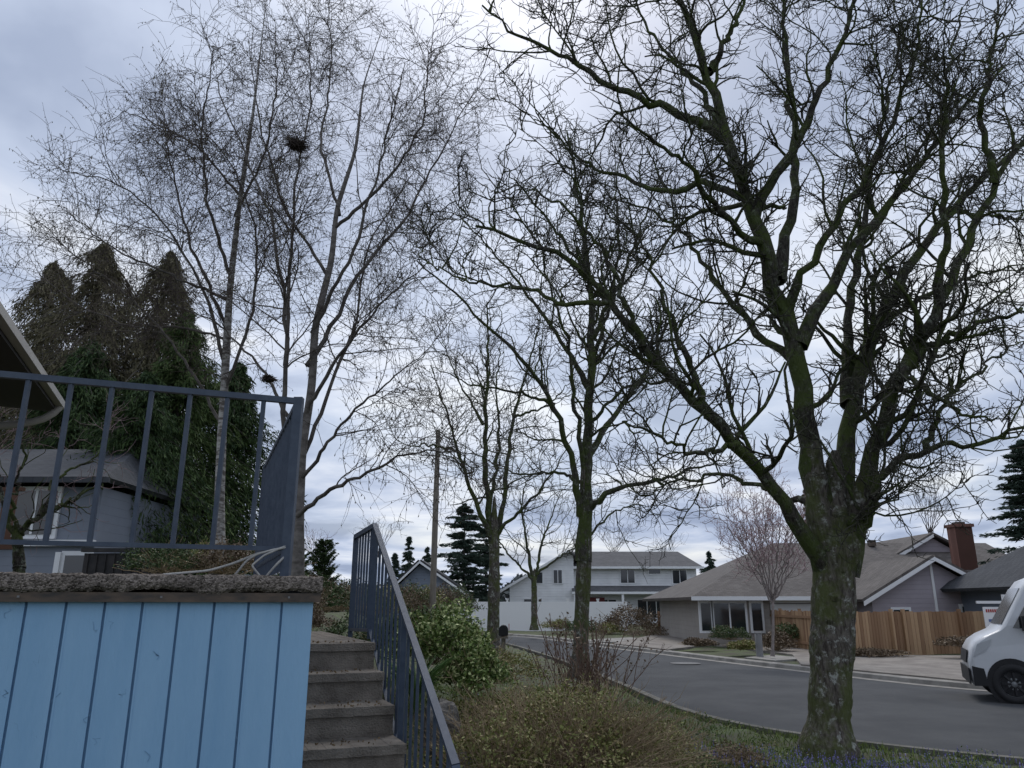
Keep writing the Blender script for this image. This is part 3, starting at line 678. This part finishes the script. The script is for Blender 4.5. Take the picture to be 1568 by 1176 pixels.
shrub('euonymus_shrub', (-.33,7.3,1.13), (.32,.35,.38), 6500, .021, m_eu)
shrub('euonymus_shrub', (-1.05,8.0,1.38), (.4,.4,.38), 5000, .022, m_dk)
shrub('spirea_shrub', (.42,6.0,.72), (.80,.65,.50), 12000, .014, m_br, stems=700, stem_r=.0038, twiggy=10)
shrub('spirea_shrub', (-.12,5.6,.66), (.45,.5,.44), 5500, .014, m_br, stems=280, stem_r=.0035, twiggy=10)
shrub('spirea_shrub', (.98,6.7,.47), (.55,.5,.46), 6500, .015, m_br, stems=260, stem_r=.0035, twiggy=8)
shrub('spirea_shrub', (-.15,7.0,.75), (.5,.4,.35), 5000, .016, m_br, stems=180, stem_r=.0035, twiggy=6)
shrub('low_shrub', (2.25,8.4,.2), (.30,.27,.24), 1900, .015, m_rd, stems=110, twiggy=8)
shrub('low_shrub', (1.75,7.6,.25), (.3,.3,.22), 1900, .015, m_dk, stems=50)
shrub('low_shrub', (1.5,8.9,.22), (.5,.4,.20), 2200, .016, m_br, stems=60)
shrub('low_shrub', (2.9,8.0,.12), (.4,.3,.16), 1800, .015, m_br, stems=40)
shrub('low_shrub', (1.2,10.5,.25), (.6,.6,.28), 2200, .018, m_dk, stems=60)
shrub('azalea_shrub', (-2.35,8.9,1.55), (.32,.4,.3), 2800, .018, m_rd, stems=60)
shrub('azalea_shrub', (-2.0,9.6,1.2), (.5,.4,.45), 3200, .02, m_dk, stems=60)
shrub('azalea_shrub', (-2.9,9.8,1.5), (.5,.5,.42), 3200, .02, m_eu, stems=60)
shrub('azalea_shrub', (-.2,10.5,.9), (.6,.5,.35), 3200, .02, m_br, stems=60)
b = MB(); n = 80; base = np.array([.82, 9.2, .5])+rng.normal(size=(n, 3))*np.array([.18,.15,0]); K = 7
dd = rng.normal(size=(n, 3))*np.array([.32,.32,.1])+np.array([0,0,1]); s = np.linspace(0, 1, K)[None, :, None]
P = base[:, None]+dd[:, None]*s*rng.uniform(.6,1.05,(n,1,1))+np.cumsum(rng.normal(size=(n, K, 3))*.02, 1); R = np.full((n, K), .005)
b.tubes(P, R, 3, 1); P2, R2 = grow(P, R, 8, .3, 1, .25, .6, 4, .2, .1, .6, .003, .004, .5); b.tubes(P2, R2, 3, 1)
q = P2[:, -1]; b.quads(q, .012, .02, 0); b.build('rose_bush', [m_rd, mat('rose_stem', (.13,.085,.065), (.2,.13,.1), scale=4)])
b = MB(); n = 160; az = rng.random(n)*6.28; K = 6; s = np.linspace(0, 1, K)[None]
ln = rng.uniform(.25,.5,(n,1)); rr2 = ln*.6*s**1.3
P = np.stack([-.72+rr2*np.cos(az)[:,None], 6.2+rr2*np.sin(az)[:,None], .98+ln*(1.3*s-.5*s*s)+0*s], -1)
b.tubes(P, .011*(1-.85*s)*np.ones((n,1)), 3, 0); b.build('iris_plant', [leafmat('strap_leaf', (.05,.10,.03), (.11,.19,.05))])
def rock(c, r, name='rock'):
    bpy.ops.mesh.primitive_ico_sphere_add(subdivisions=4, radius=1, location=(0,0,0)); o = bpy.context.object; o.name = name
    for vv in o.data.vertices:
        p = np.array(vv.co); p = np.sign(p)*np.abs(p)**.6; k = 1+.08*math.sin(p[0]*5+p[1]*3)+.05*math.sin(p[2]*9+p[0]*7)+.03*math.sin(p[1]*19+p[2]*13); vv.co = p*k*np.array(r)
    o.location = c; o.data.materials.append(mat('rock_stone', (.08,.075,.065), (.24,.22,.20), scale=9, bump=.8, bscale=35, detail=10)); return o
rock((-.50,6.0,.85), (.13,.15,.22)); rock((-.33,5.6,.62), (.12,.14,.18))
b = MB(); n = 70000; X = rng.uniform(-1.5, 10, n); Y = rng.uniform(4, 17, n)
dl = dist_line(X, Y, near)
ok = ~inside(X, Y) & (dl > .16) & (X < 9); X = X[ok]; Y = Y[ok]; ok = rng.random(len(X)) < (.35+.65*(np.sin(X*2.1)+np.cos(Y*1.7+X) > -.3)); X = X[ok]; Y = Y[ok]
Z = np.maximum(terrain(X, Y), .05); dd = np.tile([0,0,1.0], (len(X),1))+rng.normal(size=(len(X),3))*.35
b.quads(np.stack([X,Y,Z+.03],1), .005, .045*rng.uniform(.5,1.6,len(X)), 0, dirs=dd)
b.build('grass', [leafmat('grass_blade', (.07,.11,.025), (.19,.24,.06))])
b = MB(); n = 45000; X = rng.uniform(-1.5, 8, n); Y = rng.uniform(4.5, 14, n); den = np.sin(X*3.1+1)*np.cos(Y*2.3)+.6*np.sin(X*7-Y*5)
ok = ~inside(X, Y) & (dist_line(X, Y, near) > .2) & (den > .15); X=X[ok]; Y=Y[ok]; den=den[ok]
b.quads(np.stack([X,Y,np.maximum(terrain(X,Y),.05)+rng.random(len(X))*.13*np.clip(den,0,1)],1), .009, .015, 0)
b.build('ground_cover', [leafmat('ground_cover_leaf', (.04,.075,.02), (.12,.17,.05), (.22,.20,.09))])
b = MB(); n = 900; X = np.r_[rng.normal(3.5,1.2,n), rng.normal(.3,.9,260)]; Y = np.r_[rng.normal(8.3,.5,n), rng.normal(5.2,.3,260)]
ok = ~inside(X, Y) & (dist_line(X, Y, near) > .3); X=X[ok]; Y=Y[ok]; Z=terrain(X,Y); n=len(X)
P = np.stack([X,Y,Z],1)[:,None]+np.array([0,0,1])[None,None]*np.array([0,.06,.12])[None,:,None]+rng.normal(size=(n,1,3))*np.array([.0,.0,.01])
b.tubes(P, np.full((n,3),.002), 3, 1)
for k in range(5): b.quads(P[:, 2]+np.array([0,0,-.03+.012*k]), .008-.001*k, .008, 0)
b.build('grape_hyacinth_flowers', [leafmat('hyacinth_purple', (.14,.12,.38), (.25,.22,.58)), leafmat('hyacinth_green', (.06,.11,.03), (.1,.16,.04))])

def far_shrub(u, v, Y, rw, rh, m, name='shrub', n=2200, sz=.045):
    p = S(u, v, Y); shrub(name, (p[0], Y, p[2]-rh*.1), (rw, rw*.8, rh), n, sz, m, stems=50, stem_r=.010)
far_shrub(1115, 972, 32, .75, .42, m_dk, 'boxwood_shrub', 3000, .035)
far_shrub(1188, 985, 29, .75, .55, m_rd)
far_shrub(1212, 972, 31, .6, .55, m_dk)
far_shrub(965, 955, 47, 2.2, 1.2, m_rd, 'bare_shrub', 3200, .07)
far_shrub(930, 965, 46, 1.0, .5, m_br)
far_shrub(1010, 970, 44, 1.6, .45, m_rd)
far_shrub(890, 962, 46, 1.0, .5, m_dk); far_shrub(855, 958, 47, .9, .45, m_br)
far_shrub(1140, 990, 27, .5, .25, m_br); far_shrub(1070, 985, 30, .6, .22, m_rd)
far_shrub(1475, 985, 25, .7, .25, m_rd); far_shrub(1340, 1000, 26, .9, .18, m_rd)
for i in range(7): far_shrub(560+i*22+rng.uniform(-6,6), 925, 38+i, 1.6, 1.2, [m_dk, m_br, m_rd][i%3], 'shrub', 2200, .06)
for i in range(7): far_shrub(430+i*20, 918, 24+i*2, 1.1, 1.0, [m_dk, m_rd, m_cg][i%3], 'shrub', 2200, .05)
for i in range(4): far_shrub(250+i*50, 862, 14+2*(i%2), .7, .45, [m_dk, m_br, m_rd][i%3], 'hedge_shrub', 2400, .03)

# ---------------------------------------------------------------- buildings
m_white = siding('white_siding', (.80,.81,.82), .22); m_lav = siding('greyed_siding', (.36,.325,.355), .18)
m_beige = siding('beige_siding', (.32,.29,.26), .2); m_gb = siding('blue_grey_siding', (.18,.215,.27), .2)
m_grey = siding('grey_siding', (.20,.225,.27), .2)
m_roofg = shingles('grey_shingles', (.09,.09,.095), (.13,.13,.135)); m_roofb = shingles('brown_shingles', (.105,.092,.085), (.155,.14,.13))
m_roofd = shingles('dark_shingles', (.05,.055,.065), (.075,.08,.09))
m_wt = mat('white_trim', (.78,.79,.80), rough=.5); m_glass = mat('window_glass', (.02,.025,.03), rough=.08, spec=.8)
m_brick = shingles('brick', (.17,.08,.06), (.26,.13,.10)); m_gutter = mat('gutter_bronze', (.36,.34,.31), (.42,.4,.36), scale=3, rough=.5)
def window(b, x, y, z, w_, h_, fr=3, gl=4, div=1):
    b.box((x, y-.03, z), (w_+.2, .06, h_+.2), 0, fr); b.box((x, y-.07, z), (w_, .03, h_), 0, gl)
    for k in range(div): b.box((x-w_/2+w_*(k+1)/(div+1), y-.09, z), (.06, .02, h_), 0, fr)
b = MB()
b.box((10.5, 74, 2.45), (11.6, 8, 5.1), 0, 0)
b.slab([(4.3,69.4,4.95),(16.8,69.4,4.95),(15.6,74,6.55),(5.5,74,6.55)], .12, 1)
b.slab([(4.3,78.6,4.95),(5.5,74,6.55),(15.6,74,6.55),(16.8,78.6,4.95)], .12, 1)
b.slab([(16.8,69.4,4.95),(16.8,78.6,4.95),(15.6,74,6.55)], .1, 1)
b.box((10.5,69.36,4.88), (12.7,.08,.2), 0, 2)
f0, f1 = 69.3, 77
pr = [(-.2,-.1),(5.4,-.1),(5.4,5.9),(4.9,6.15),(-.2,3.3)]
b.poly([(x,f0,z) for x,z in pr], 0); b.poly([(x,f1,z) for x,z in pr][::-1], 0)
b.poly([(-.2,f0,-.1),(-.2,f0,3.3),(-.2,f1,3.3),(-.2,f1,-.1)], 0); b.poly([(5.4,f0,-.1),(5.4,f1,-.1),(5.4,f1,5.9),(5.4,f0,5.9)], 0)
b.slab([(-1.0,f0-.5,2.95),(4.95,f0-.5,6.35),(4.95,f1,6.35),(-1.0,f1,2.95)], .15, 1)
b.slab([(4.95,f0-.5,6.35),(6.2,f0-.5,5.6),(6.2,f1,5.6),(4.95,f1,6.35)], .15, 1)
b.slab([(-1.0,f0-.53,2.75),(4.95,f0-.53,6.15),(4.95,f0-.53,6.38),(-1.0,f0-.53,2.98)], .04, 2)
b.slab([(5.2,68.4,2.85),(16.6,68.4,2.85),(16.6,70,3.35),(5.2,70,3.35)], .1, 1)
b.box((10.9,68.35,2.72), (11.5,.08,.2), 0, 2)
for x in (5.4,9.5,16.3): b.box((x,68.5,1.3), (.2,.2,2.7), 0, 2)
b.box((7.0,69.9,1.25), (2.2,.1,2.2), 0, 5)
window(b,4.0,f0,4.1,.7,1.1,2,3); window(b,2.4,f0,4.0,.5,.9,2,3,0)
window(b,10.2,70,4.15,1.2,1.1,2,3); window(b,12.6,70,4.55,1.0,.35,2,3,0); window(b,14.8,70,4.1,1.2,1.1,2,3)
window(b,8.4,70,1.5,1.4,1.3,2,3,1); window(b,12.2,70,1.4,2.4,1.5,2,3,2); window(b,15,70,1.5,1.4,1.2,2,3); window(b,1.8,f0,1.6,1.5,1.2,2,3)
b.build('white_house', [m_white, m_roofg, m_wt, m_glass, m_wt, mat('red_door', (.18,.03,.03), rough=.4)])
b = MB()
b.box((15.0, 39.5, 1.1), (13.4, 11, 2.1), 0, 0)
x0, x1, y0, y1, ze, zr = 7.5, 24, 33.4, 46, 2.06, 4.75
b.slab([(x0,y0,ze),(x1,y0,ze),(x1,39.7,zr),(13.2,39.7,zr)], .14, 1)
b.slab([(x0,y1,ze),(13.2,39.7,zr),(x1,39.7,zr),(x1,y1,ze)], .14, 1)
b.slab([(x0,y1,ze),(x0,y0,ze),(13.2,39.7,zr)], .14, 1)
b.box(((x0+14.4)/2,y0-.05,ze-.06), (14.4-x0,.1,.16), 0, 2)
b.box((11.9,33.95,1.05), (1.9,.08,1.9), 0, 2)
for k in range(4): b.box((11.9,33.9,.35+k*.48), (1.86,.03,.03), 0, 5)
window(b,9.2,34,1.25,1.3,1.1,2,3); window(b,10.35,34,1.25,.4,1.1,2,3,0); window(b,8.2,34,1.25,.4,1.1,2,3,0)
gx0, gx1, gy = 14.4, 19.6, 32.0; gm = 16.95; gp = 3.45
b.poly([(gx0,gy,0),(gx1,gy,0),(gx1,gy,1.95),(gm,gy,gp),(gx0,gy,1.95)], 6)
b.poly([(gx0,gy,0),(gx0,gy,1.95),(gx0,38,1.95),(gx0,38,0)], 6)
b.slab([(gx0-.5,gy-.4,1.85),(gm,gy-.4,gp+.12),(gm,39,gp+.12),(gx0-.5,39,1.85)][::-1], .12, 1)
b.slab([(gm,gy-.4,gp+.12),(gx1+.5,gy-.4,1.85),(gx1+.5,39,1.85),(gm,39,gp+.12)][::-1], .12, 1)
b.slab([(gx0-.5,gy-.44,1.70),(gm,gy-.44,gp-.02),(gm,gy-.44,gp+.14),(gx0-.5,gy-.44,1.87)], .04, 2)
b.slab([(gm,gy-.44,gp-.02),(gx1+.5,gy-.44,1.70),(gx1+.5,gy-.44,1.87),(gm,gy-.44,gp+.14)], .04, 2)
b.box((gm,gy-.02,2.2),(.1,.04,2.4),0,2)
window(b,15.5,gy,1.35,.6,.4,2,3,0); window(b,18.4,gy,1.45,.9,.45,2,3,0)
b.poly([(18.5,38.5,3.8),(22.5,38.5,3.8),(20.6,38.5,4.95)], 6)
b.slab([(18.2,38.2,3.75),(20.6,38.2,5.05),(20.6,44,5.05),(18.2,44,3.75)][::-1], .1, 1); b.slab([(20.6,38.2,5.05),(22.8,38.2,3.85),(22.8,44,3.85),(20.6,44,5.05)][::-1], .1, 1)
b.slab([(18.2,38.16,3.62),(20.6,38.16,4.92),(20.6,38.16,5.06),(18.2,38.16,3.78)], .04, 2)
b.box((21.0,36.6,3.6), (.8,.7,3.3), 0, 4); b.box((21.0,36.6,5.3), (.95,.85,.14), 0, 4); b.box((21.0,36.6,5.42), (.4,.4,.12), 0, 5)
b.box((16.0,39.9,4.9),(.12,.12,.5),0,5); b.box((18.0,39.2,4.7),(.3,.3,.3),0,5)
b.build('ranch_house', [m_beige, m_roofb, m_wt, m_glass, m_brick, m_trim, m_lav])
b = MB(); b.box((21.5,28.5,1.2),(7,7,2.5),0,0)
b.slab([(17.2,24.4,2.35),(26,24.4,2.35),(26,28.5,4.4),(20.0,28.5,4.4)],.14,1); b.slab([(17.2,32.6,2.35),(17.2,24.4,2.35),(20.0,28.5,4.4)],.14,1)
b.slab([(17.2,32.6,2.35),(20,28.5,4.4),(26,28.5,4.4),(26,32.6,2.35)],.14,1); b.box((21.6,24.35,2.28),(8.8,.08,.16),0,2)
window(b,18.9,25,1.4,.9,1,2,3); b.build('grey_house', [m_gb, m_roofd, m_wt, m_glass])
b = MB(); hx0 = S(600,900,58)[0]; hx1 = S(706,900,58)[0]; mid = (hx0*.6+hx1*.4)
b.box(((hx0+hx1)/2,62,1.5),(hx1-hx0-.6,8,3.0),0,0)
b.poly([(hx0+.3,57.98,2.9),(hx1-.3,57.98,2.9),(mid,57.98,4.6)],0)
b.slab([(hx0-.3,57.5,2.6),(mid,57.5,4.8),(mid,66,4.8),(hx0-.3,66,2.6)][::-1],.15,1); b.slab([(mid,57.5,4.8),(hx1+.3,57.5,2.6),(hx1+.3,66,2.6),(mid,66,4.8)][::-1],.15,1)
b.slab([(hx0-.3,57.46,2.45),(mid,57.46,4.65),(mid,57.46,4.82),(hx0-.3,57.46,2.62)],.04,2); b.slab([(mid,57.46,4.65),(hx1+.3,57.46,2.45),(hx1+.3,57.46,2.62),(mid,57.46,4.82)],.04,2)
window(b,(hx0+hx1)/2,58,2.0,1.2,1,2,3); b.build('blue_grey_house', [m_gb, m_roofg, m_wt, m_glass])
b = MB(); Yh = 18
xr = S(150,800,Yh)[0]; xl = xr-8
b.box(((xl+xr)/2, Yh+3, 2.6), (xr-xl, 6, 3.6), 0, 0)
zt_ = S(100,735,Yh)[2]; zr_ = S(100,688,Yh+3)[2]
b.slab([(xl-.5,Yh-.5,zt_),(xr+.3,Yh-.5,zt_),(xr-.8,Yh+3,zr_),(xl-.5,Yh+3,zr_)],.14,1); b.slab([(xl-.5,Yh+6.5,zt_),(xl-.5,Yh+3,zr_),(xr-.8,Yh+3,zr_),(xr+.3,Yh+6.5,zt_)],.14,1)
b.slab([(xr+.3,Yh-.5,zt_),(xr+.3,Yh+6.5,zt_),(xr-.8,Yh+3,zr_)],.14,1)
b.box(((xl+xr)/2,Yh-.52,zt_-.08),(xr-xl+.8,.08,.12),0,1)
b.box((S(93,850,Yh)[0],Yh-.06,2.1),(.12,.12,1.6),0,2)
b.box((S(30,835,Yh)[0],Yh-.08,S(30,832,Yh)[2]),(3.5,.14,.14),0,2)
window(b,S(55,790,Yh)[0],Yh,S(55,785,Yh)[2],.9,1.0,2,3); window(b,S(118,862,Yh)[0],Yh,S(118,868,Yh)[2],.5,.5,2,3,0)
b.build('neighbour_house', [m_grey, m_roofd, m_wt, m_glass])
b = MB(); b.box((S(190,860,17)[0],17,S(190,862,17)[2]-.3),(1.7,.1,1.0),0,0); b.box((S(190,860,17)[0],16.95,S(190,850,17)[2]+.1),(1.8,.14,.08),0,0)
for k in range(9): b.box((S(190,860,17)[0]-.75+k*.19,16.93,S(190,862,17)[2]-.3),(.02,.03,.98),0,0)
b.build('dark_fence', [mat('dark_stained_wood', (.03,.03,.032), (.055,.05,.05), scale=5)])
b = MB()
g0 = np.array([-3.1,3.8,4.0]); g1 = np.array([-5.42,9.0,4.0]); d_ = (g1-g0)/np.linalg.norm(g1-g0); pn = np.array([-d_[1], d_[0], 0])
if pn[0] > 0: pn = -pn
g0 = g0+pn*.30; g1 = g1+pn*.05
d_ = (g1-g0)/np.linalg.norm(g1-g0)
b.slab([g0, g1, g1+pn*.9+[0,0,.02], g0+pn*.9+[0,0,.02]], .03, 1)
b.slab([g0+[0,0,.10], g0+pn*4+[0,0,1.6], g1+pn*4+[0,0,1.6], g1+[0,0,.10]], .06, 2)
gm_ = (g0+g1)/2; rot = math.atan2(d_[1], d_[0]); ll = np.linalg.norm(g1-g0)
b.box(gm_-pn*.04+[0,0,.05], (ll, .08, .08), rot, 3)
b.box(gm_+pn*.03+[0,0,.04], (ll, .03, .12), rot, 1)
wc = gm_+pn*2.4; b.box([wc[0], wc[1], 2.7], (ll-.5, 3.0, 2.6), rot, 0)
q, _ = resample([g1-pn*.05+[0,0,.02], g1-pn*.02+[0,0,-.14], g1+pn*.35+[0,0,-.25], g1+pn*.75+[0,0,-.3], g1+pn*.85+[0,0,-.5], g1+pn*.85+[0,0,-2.4]], .04,.04,24)
q = q-d_*.15; b.tubes(q[None], np.full((1,24),.045), 8, 3)
b.build('brown_house', [mat('brown_siding', (.06,.05,.045), (.08,.065,.06), scale=3), mat('soffit', (.07,.065,.062), rough=.8), m_roofd, m_gutter])
b = MB(); p = S(-22,790,13)
for i in range(8): b.box((p[0]-.55+i*.14, 13, p[2]), (.09,.03,.9), 0, 0)
b.box((p[0]-.1,13.02,p[2]+.45),(1.3,.1,.06),0,0); b.box((p[0]-.1,13.02,p[2]-.45),(1.3,.1,.2),0,0)
b.build('wooden_deck_railing', [mat('red_cedar', (.09,.045,.03), (.14,.075,.05), island=True, lo=0, hi=1)])
sm = [([(30,870,10),(25,815,10),(60,790,10),(110,765,10.2),(160,738,10.4)], .06,.02), ([(25,820,10),(15,760,9.8),(40,700,9.6),(20,640,9.4)], .03,.012), ([(60,790,10),(90,730,10.2),(150,700,10.5),(175,640,10.6)], .025,.01), ([(25,820,10),(0,760,10),(-20,650,10),(10,570,10)], .03,.01)]
oak('maple_tree', sm, [([(30,890,10),(28,850,10),(25,805,10)], .07,.055)], mats=(m_moss, m_moss, m_pk), d=(4,5,6,0), Ls=(.8,.5,.3,.1), rmx=(.012,.006,.004,.004), rmn=(.006,.004,.003,.003), flare=False)

# ---------------------------------------------------------------- fences, pole, signs
b = MB(); xA = S(684,940,53)[0]; xB = S(962,940,53)[0]; x = xA
while x < xB:
    b.box((x, 53, 1.0), (.14,.14,2.15), 0, 0); b.box((x,53,2.1),(.2,.2,.06),0,0)
    b.box((x+1.0, 53, 1.0), (1.86,.05,1.7), 0, 0); b.box((x+1.0,53,1.88),(1.86,.08,.1),0,0); b.box((x+1.0,53,.15),(1.86,.08,.14),0,0)
    for k in range(9): b.box((x+.17+k*.205, 52.965, 1.0), (.19,.012,1.6), 0, 0)
    x += 2.0
b.build('white_vinyl_fence', [mat('white_vinyl', (.88,.88,.88), rough=.4)])
def wood_fence(name, pa, pb, z0, h, col):
    b = MB(); pa = np.array(pa, float); pb = np.array(pb, float); L_ = np.linalg.norm(pb-pa); r_ = math.atan2(*(pb-pa)[::-1]); n = int(L_/.145)
    for i in range(n):
        q = pa+(pb-pa)*(i+.5)/n; b.box((q[0], q[1], z0+h/2+rng.normal()*.015), (.130,.02,h), r_+rng.normal()*.02, 0)
    nr = np.array([-(pb-pa)[1], (pb-pa)[0]])/L_
    for i in range(int(L_/2.2)+1):
        q = pa+(pb-pa)*min(1, i*2.2/L_)-nr*.06; b.box((q[0],q[1],z0+h/2+.03),(.1,.1,h+.1),r_,0)
    c = (pa+pb)/2+nr*.04
    for zf in (.2,.85): b.box((c[0],c[1],z0+h*zf),(L_,.04,.09),r_,0)
    b.build(name, [col])
m_ced = mat('cedar_boards', (.22,.125,.07), (.44,.29,.17), island=True, lo=0, hi=1, rough=.8)
wood_fence('wooden_fence', (10.9,26.2), (13.4,27.6), .1, 1.42, m_ced)
wood_fence('wooden_fence', (13.4,27.6), (17.0,28.3), .1, 1.42, m_ced)
wood_fence('wooden_fence', (10.9,26.2), (10.9,33.8), .1, 1.42, m_ced)
wood_fence('wooden_fence', (S(1010,950,47)[0],47), (S(1062,950,45)[0],45), .1, 1.2, m_ced)
m_pole = mat('weathered_pole', (.16,.14,.12), (.24,.215,.18), scale=8, stretch=(3,3,.3))
b = MB(); p0 = S(662,930,40); p1 = S(671,660,40); b.tubes(np.array([[[p0[0],40,0],(p0+p1)/2,p1]]), np.array([[.17,.15,.12]]), 12, 0)
b.box(p1+[0,0,.02],(.2,.2,.05),0,0); b.box(p1+[0,-.16,-.9],(.12,.1,.5),0,0)
b.build('utility_pole', [m_pole])
m_blk = mat('black_metal', (.015,.015,.017), rough=.5)
b = MB(); p = S(771,965,19); b.box((p[0],19,.65),(.1,.1,1.1),0,1)
s_ = np.linspace(0, math.pi, 9); pr = [(-.11,0),(.11,0)]+[(.11*math.cos(t), .13+.11*math.sin(t)) for t in s_]
for yy in (18.75, 19.25): b.poly([(p[0]+a_, yy, p[2]-.12+z_) for a_, z_ in pr], 0)
for i in range(len(pr)):
    j = (i+1) % len(pr); b.poly([(p[0]+pr[i][0],18.75,p[2]-.12+pr[i][1]),(p[0]+pr[j][0],18.75,p[2]-.12+pr[j][1]),(p[0]+pr[j][0],19.25,p[2]-.12+pr[j][1]),(p[0]+pr[i][0],19.25,p[2]-.12+pr[i][1])], 0)
b.box((p[0]+.13,18.85,p[2]+.08),(.015,.04,.14),0,2); b.box((p[0],19,p[2]-.16),(.22,.5,.04),0,1)
b.build('mailbox', [m_blk, m_pole, mat('flag_red', (.4,.03,.02))])
b = MB(); p = S(487,908,38); b.bar((p[0],38,.1),(p[0],38,p[2]+.15),.05,0,8); b.box((p[0],37.95,p[2]),(.75,.02,.2),0,1); b.box((p[0],38.0,p[2]+.24),(.02,.6,.2),0,1)
b.build('street_name_sign', [mat('galvanised', (.3,.3,.3), metal=.6, rough=.5), mat('sign_green', (.01,.18,.12), rough=.4)])
b = MB(); Ys = 21.5; p = S(1523,955,Ys); b.box((p[0]+.36,Ys,p[2]-.1),(.08,.08,1.7),0,0); b.box((p[0]+.03,Ys,p[2]+.55),(.85,.06,.07),0,0)
b.box((p[0],Ys,p[2]+.08),(.5,.03,.7),0,0)
for kk in range(7): b.box((p[0]-.17+kk*.057,Ys-.02,p[2]+.33),(.036,.01,.08),0,1)
b.box((p[0],Ys-.02,p[2]+.08),(.3,.01,.07),0,2); b.box((p[0],Ys-.02,p[2]-.05),(.36,.01,.03),0,2); b.box((p[0],Ys-.02,p[2]-.14),(.3,.01,.03),0,2)
b.build('for_sale_sign', [mat('sign_white', (.68,.69,.7), rough=.4), mat('sign_red', (.35,.05,.04)), mat('sign_blue', (.12,.16,.3))])
b = MB(); p = S(1162,985,26); b.bar((p[0],26,.1),(p[0],26,.85),.22,0,10); b.box((p[0],26,.87),(.2,.2,.04),0,0); b.build('utility_pedestal', [mat('pedestal_grey', (.2,.2,.2))])

# ---------------------------------------------------------------- van
vn = MB(); ph = math.radians(-25); vo_ = np.array([8.46,15.10,.02])
def VL(x, y, z): return np.array([vo_[0]+x*math.cos(ph)-y*math.sin(ph), vo_[1]+x*math.sin(ph)+y*math.cos(ph), vo_[2]+z])
pr = [(.03,.30),(.0,.45),(.0,.72),(.05,.92),(.14,1.06),(.30,1.17),(.52,1.27),(.62,1.36),(1.02,2.02),(1.14,2.17),(1.35,2.26),(2.2,2.30),(4.7,2.30),(4.95,2.2),(5.05,1.7),(5.08,.4),(5.0,.30)]
W_ = 1.85
def ring(y, ins):
    c = np.array([2.5, 1.15]); return [VL(c[0]+(x-c[0])*(1-ins), y+(.10 if z > 1.5 else 0)*(1 if y < 1 else -1)*min(1,(z-1.3)), c[1]+(z-c[1])*(1-ins)) for x, z in pr]
v = np.array([ring(y, ins) for y, ins in ((0,.035),(.03,.015),(.12,0),(W_-.12,0),(W_-.03,.015),(W_,.035))]); nr_, np_ = v.shape[:2]; idx = np.arange(nr_*np_).reshape(nr_, np_)
f = np.stack([idx[:-1], np.roll(idx[:-1], -1, 1), np.roll(idx[1:], -1, 1), idx[1:]], -1).reshape(-1, 4)
vn.add(v.reshape(-1, 3), f, 0, True); vn.poly(v[0], 0); vn.poly(v[-1][::-1], 0)
def vpanel(pts, y, mi):
    vn.slab([VL(x, y+(.10*min(1, z-1.3) if z > 1.5 else 0), z) for x, z in pts], .012, mi)
vpanel([(.78,1.32),(1.75,1.28),(1.75,1.98),(1.20,1.98)], -.010, 1)
vn.slab([VL(.615,.12,1.38),VL(.615,W_-.12,1.38),VL(1.01,W_-.2,2.03),VL(1.01,.2,2.03)], -.015, 1)
vpanel([(.03,.30),(.26,.30),(.22,.60),(.03,.64)], -.012, 2); vn.slab([VL(-.01,.05,.32),VL(-.01,W_-.05,.32),VL(-.01,W_-.05,.6),VL(-.01,.05,.6)], .02, 2)
vn.slab([VL(-.015,.35,.68),VL(-.015,W_-.35,.68),VL(.03,W_-.35,.9),VL(.03,.35,.9)], .02, 2)
vpanel([(.08,.80),(.30,.92),(.42,1.12),(.17,1.03)], -.014, 4)
vpanel([(1.1,.30),(3.5,.30),(3.5,.42),(1.1,.42)], -.012, 2)
for xx in (1.08, 1.95): vpanel([(xx,.45),(xx+.012,.45),(xx+.012,1.28),(xx,1.28)], -.008, 2)
vn.box(VL(.98,-.12,1.40),(.12,.18,.26),ph,2); vn.box(VL(1.8,-.02,1.05),(.14,.03,.03),ph,2)
for wx in (.66, 3.9):
    for sgn, y0 in ((-1, 0), (1, W_)):
        vn.poly([VL(wx+.42*math.cos(t), y0+sgn*.007, .37+.42*math.sin(t)) for t in np.linspace(0, 2*math.pi, 33)[:-1]], 2)
        K = 32; prf = [(.0,-.2),(.30,-.2),(.345,-.17),(.35,.0),(.33,.03),(.22,.035),(.215,.0),(.06,.01),(.0,.02)]
        vv = np.array([[VL(wx+r*math.cos(t), y0+sgn*yy, .35+r*math.sin(t)) for r, yy in prf] for t in np.linspace(0, 2*math.pi, K, endpoint=False)])
        idx = np.arange(K*len(prf)).reshape(K, -1); nx_ = np.roll(idx, -1, 0)
        ff = np.stack([idx[:, :-1], nx_[:, :-1], nx_[:, 1:], idx[:, 1:]], -1)
        vn.add(vv.reshape(-1, 3), ff[:, :5].reshape(-1, 4), 2, True); vn.F.append((ff[:, 5:].reshape(-1, 4)+vn.n-K*len(prf), 3, False))
        for k in range(8):
            t = k*math.pi/4; vn.bar(VL(wx+.05*math.cos(t), y0+sgn*.02, .35+.05*math.sin(t)), VL(wx+.2*math.cos(t), y0+sgn*.02, .35+.2*math.sin(t)), .035, 2)
vn.build('white_van', [mat('van_paint', (.56,.58,.61), (.60,.62,.65), scale=2, rough=.25, spec=.6), m_glass, mat('black_plastic', (.02,.02,.022), rough=.6), mat('wheel_alloy', (.22,.23,.24), rough=.4, metal=.6), mat('headlight', (.45,.47,.5), rough=.1, spec=.8)])
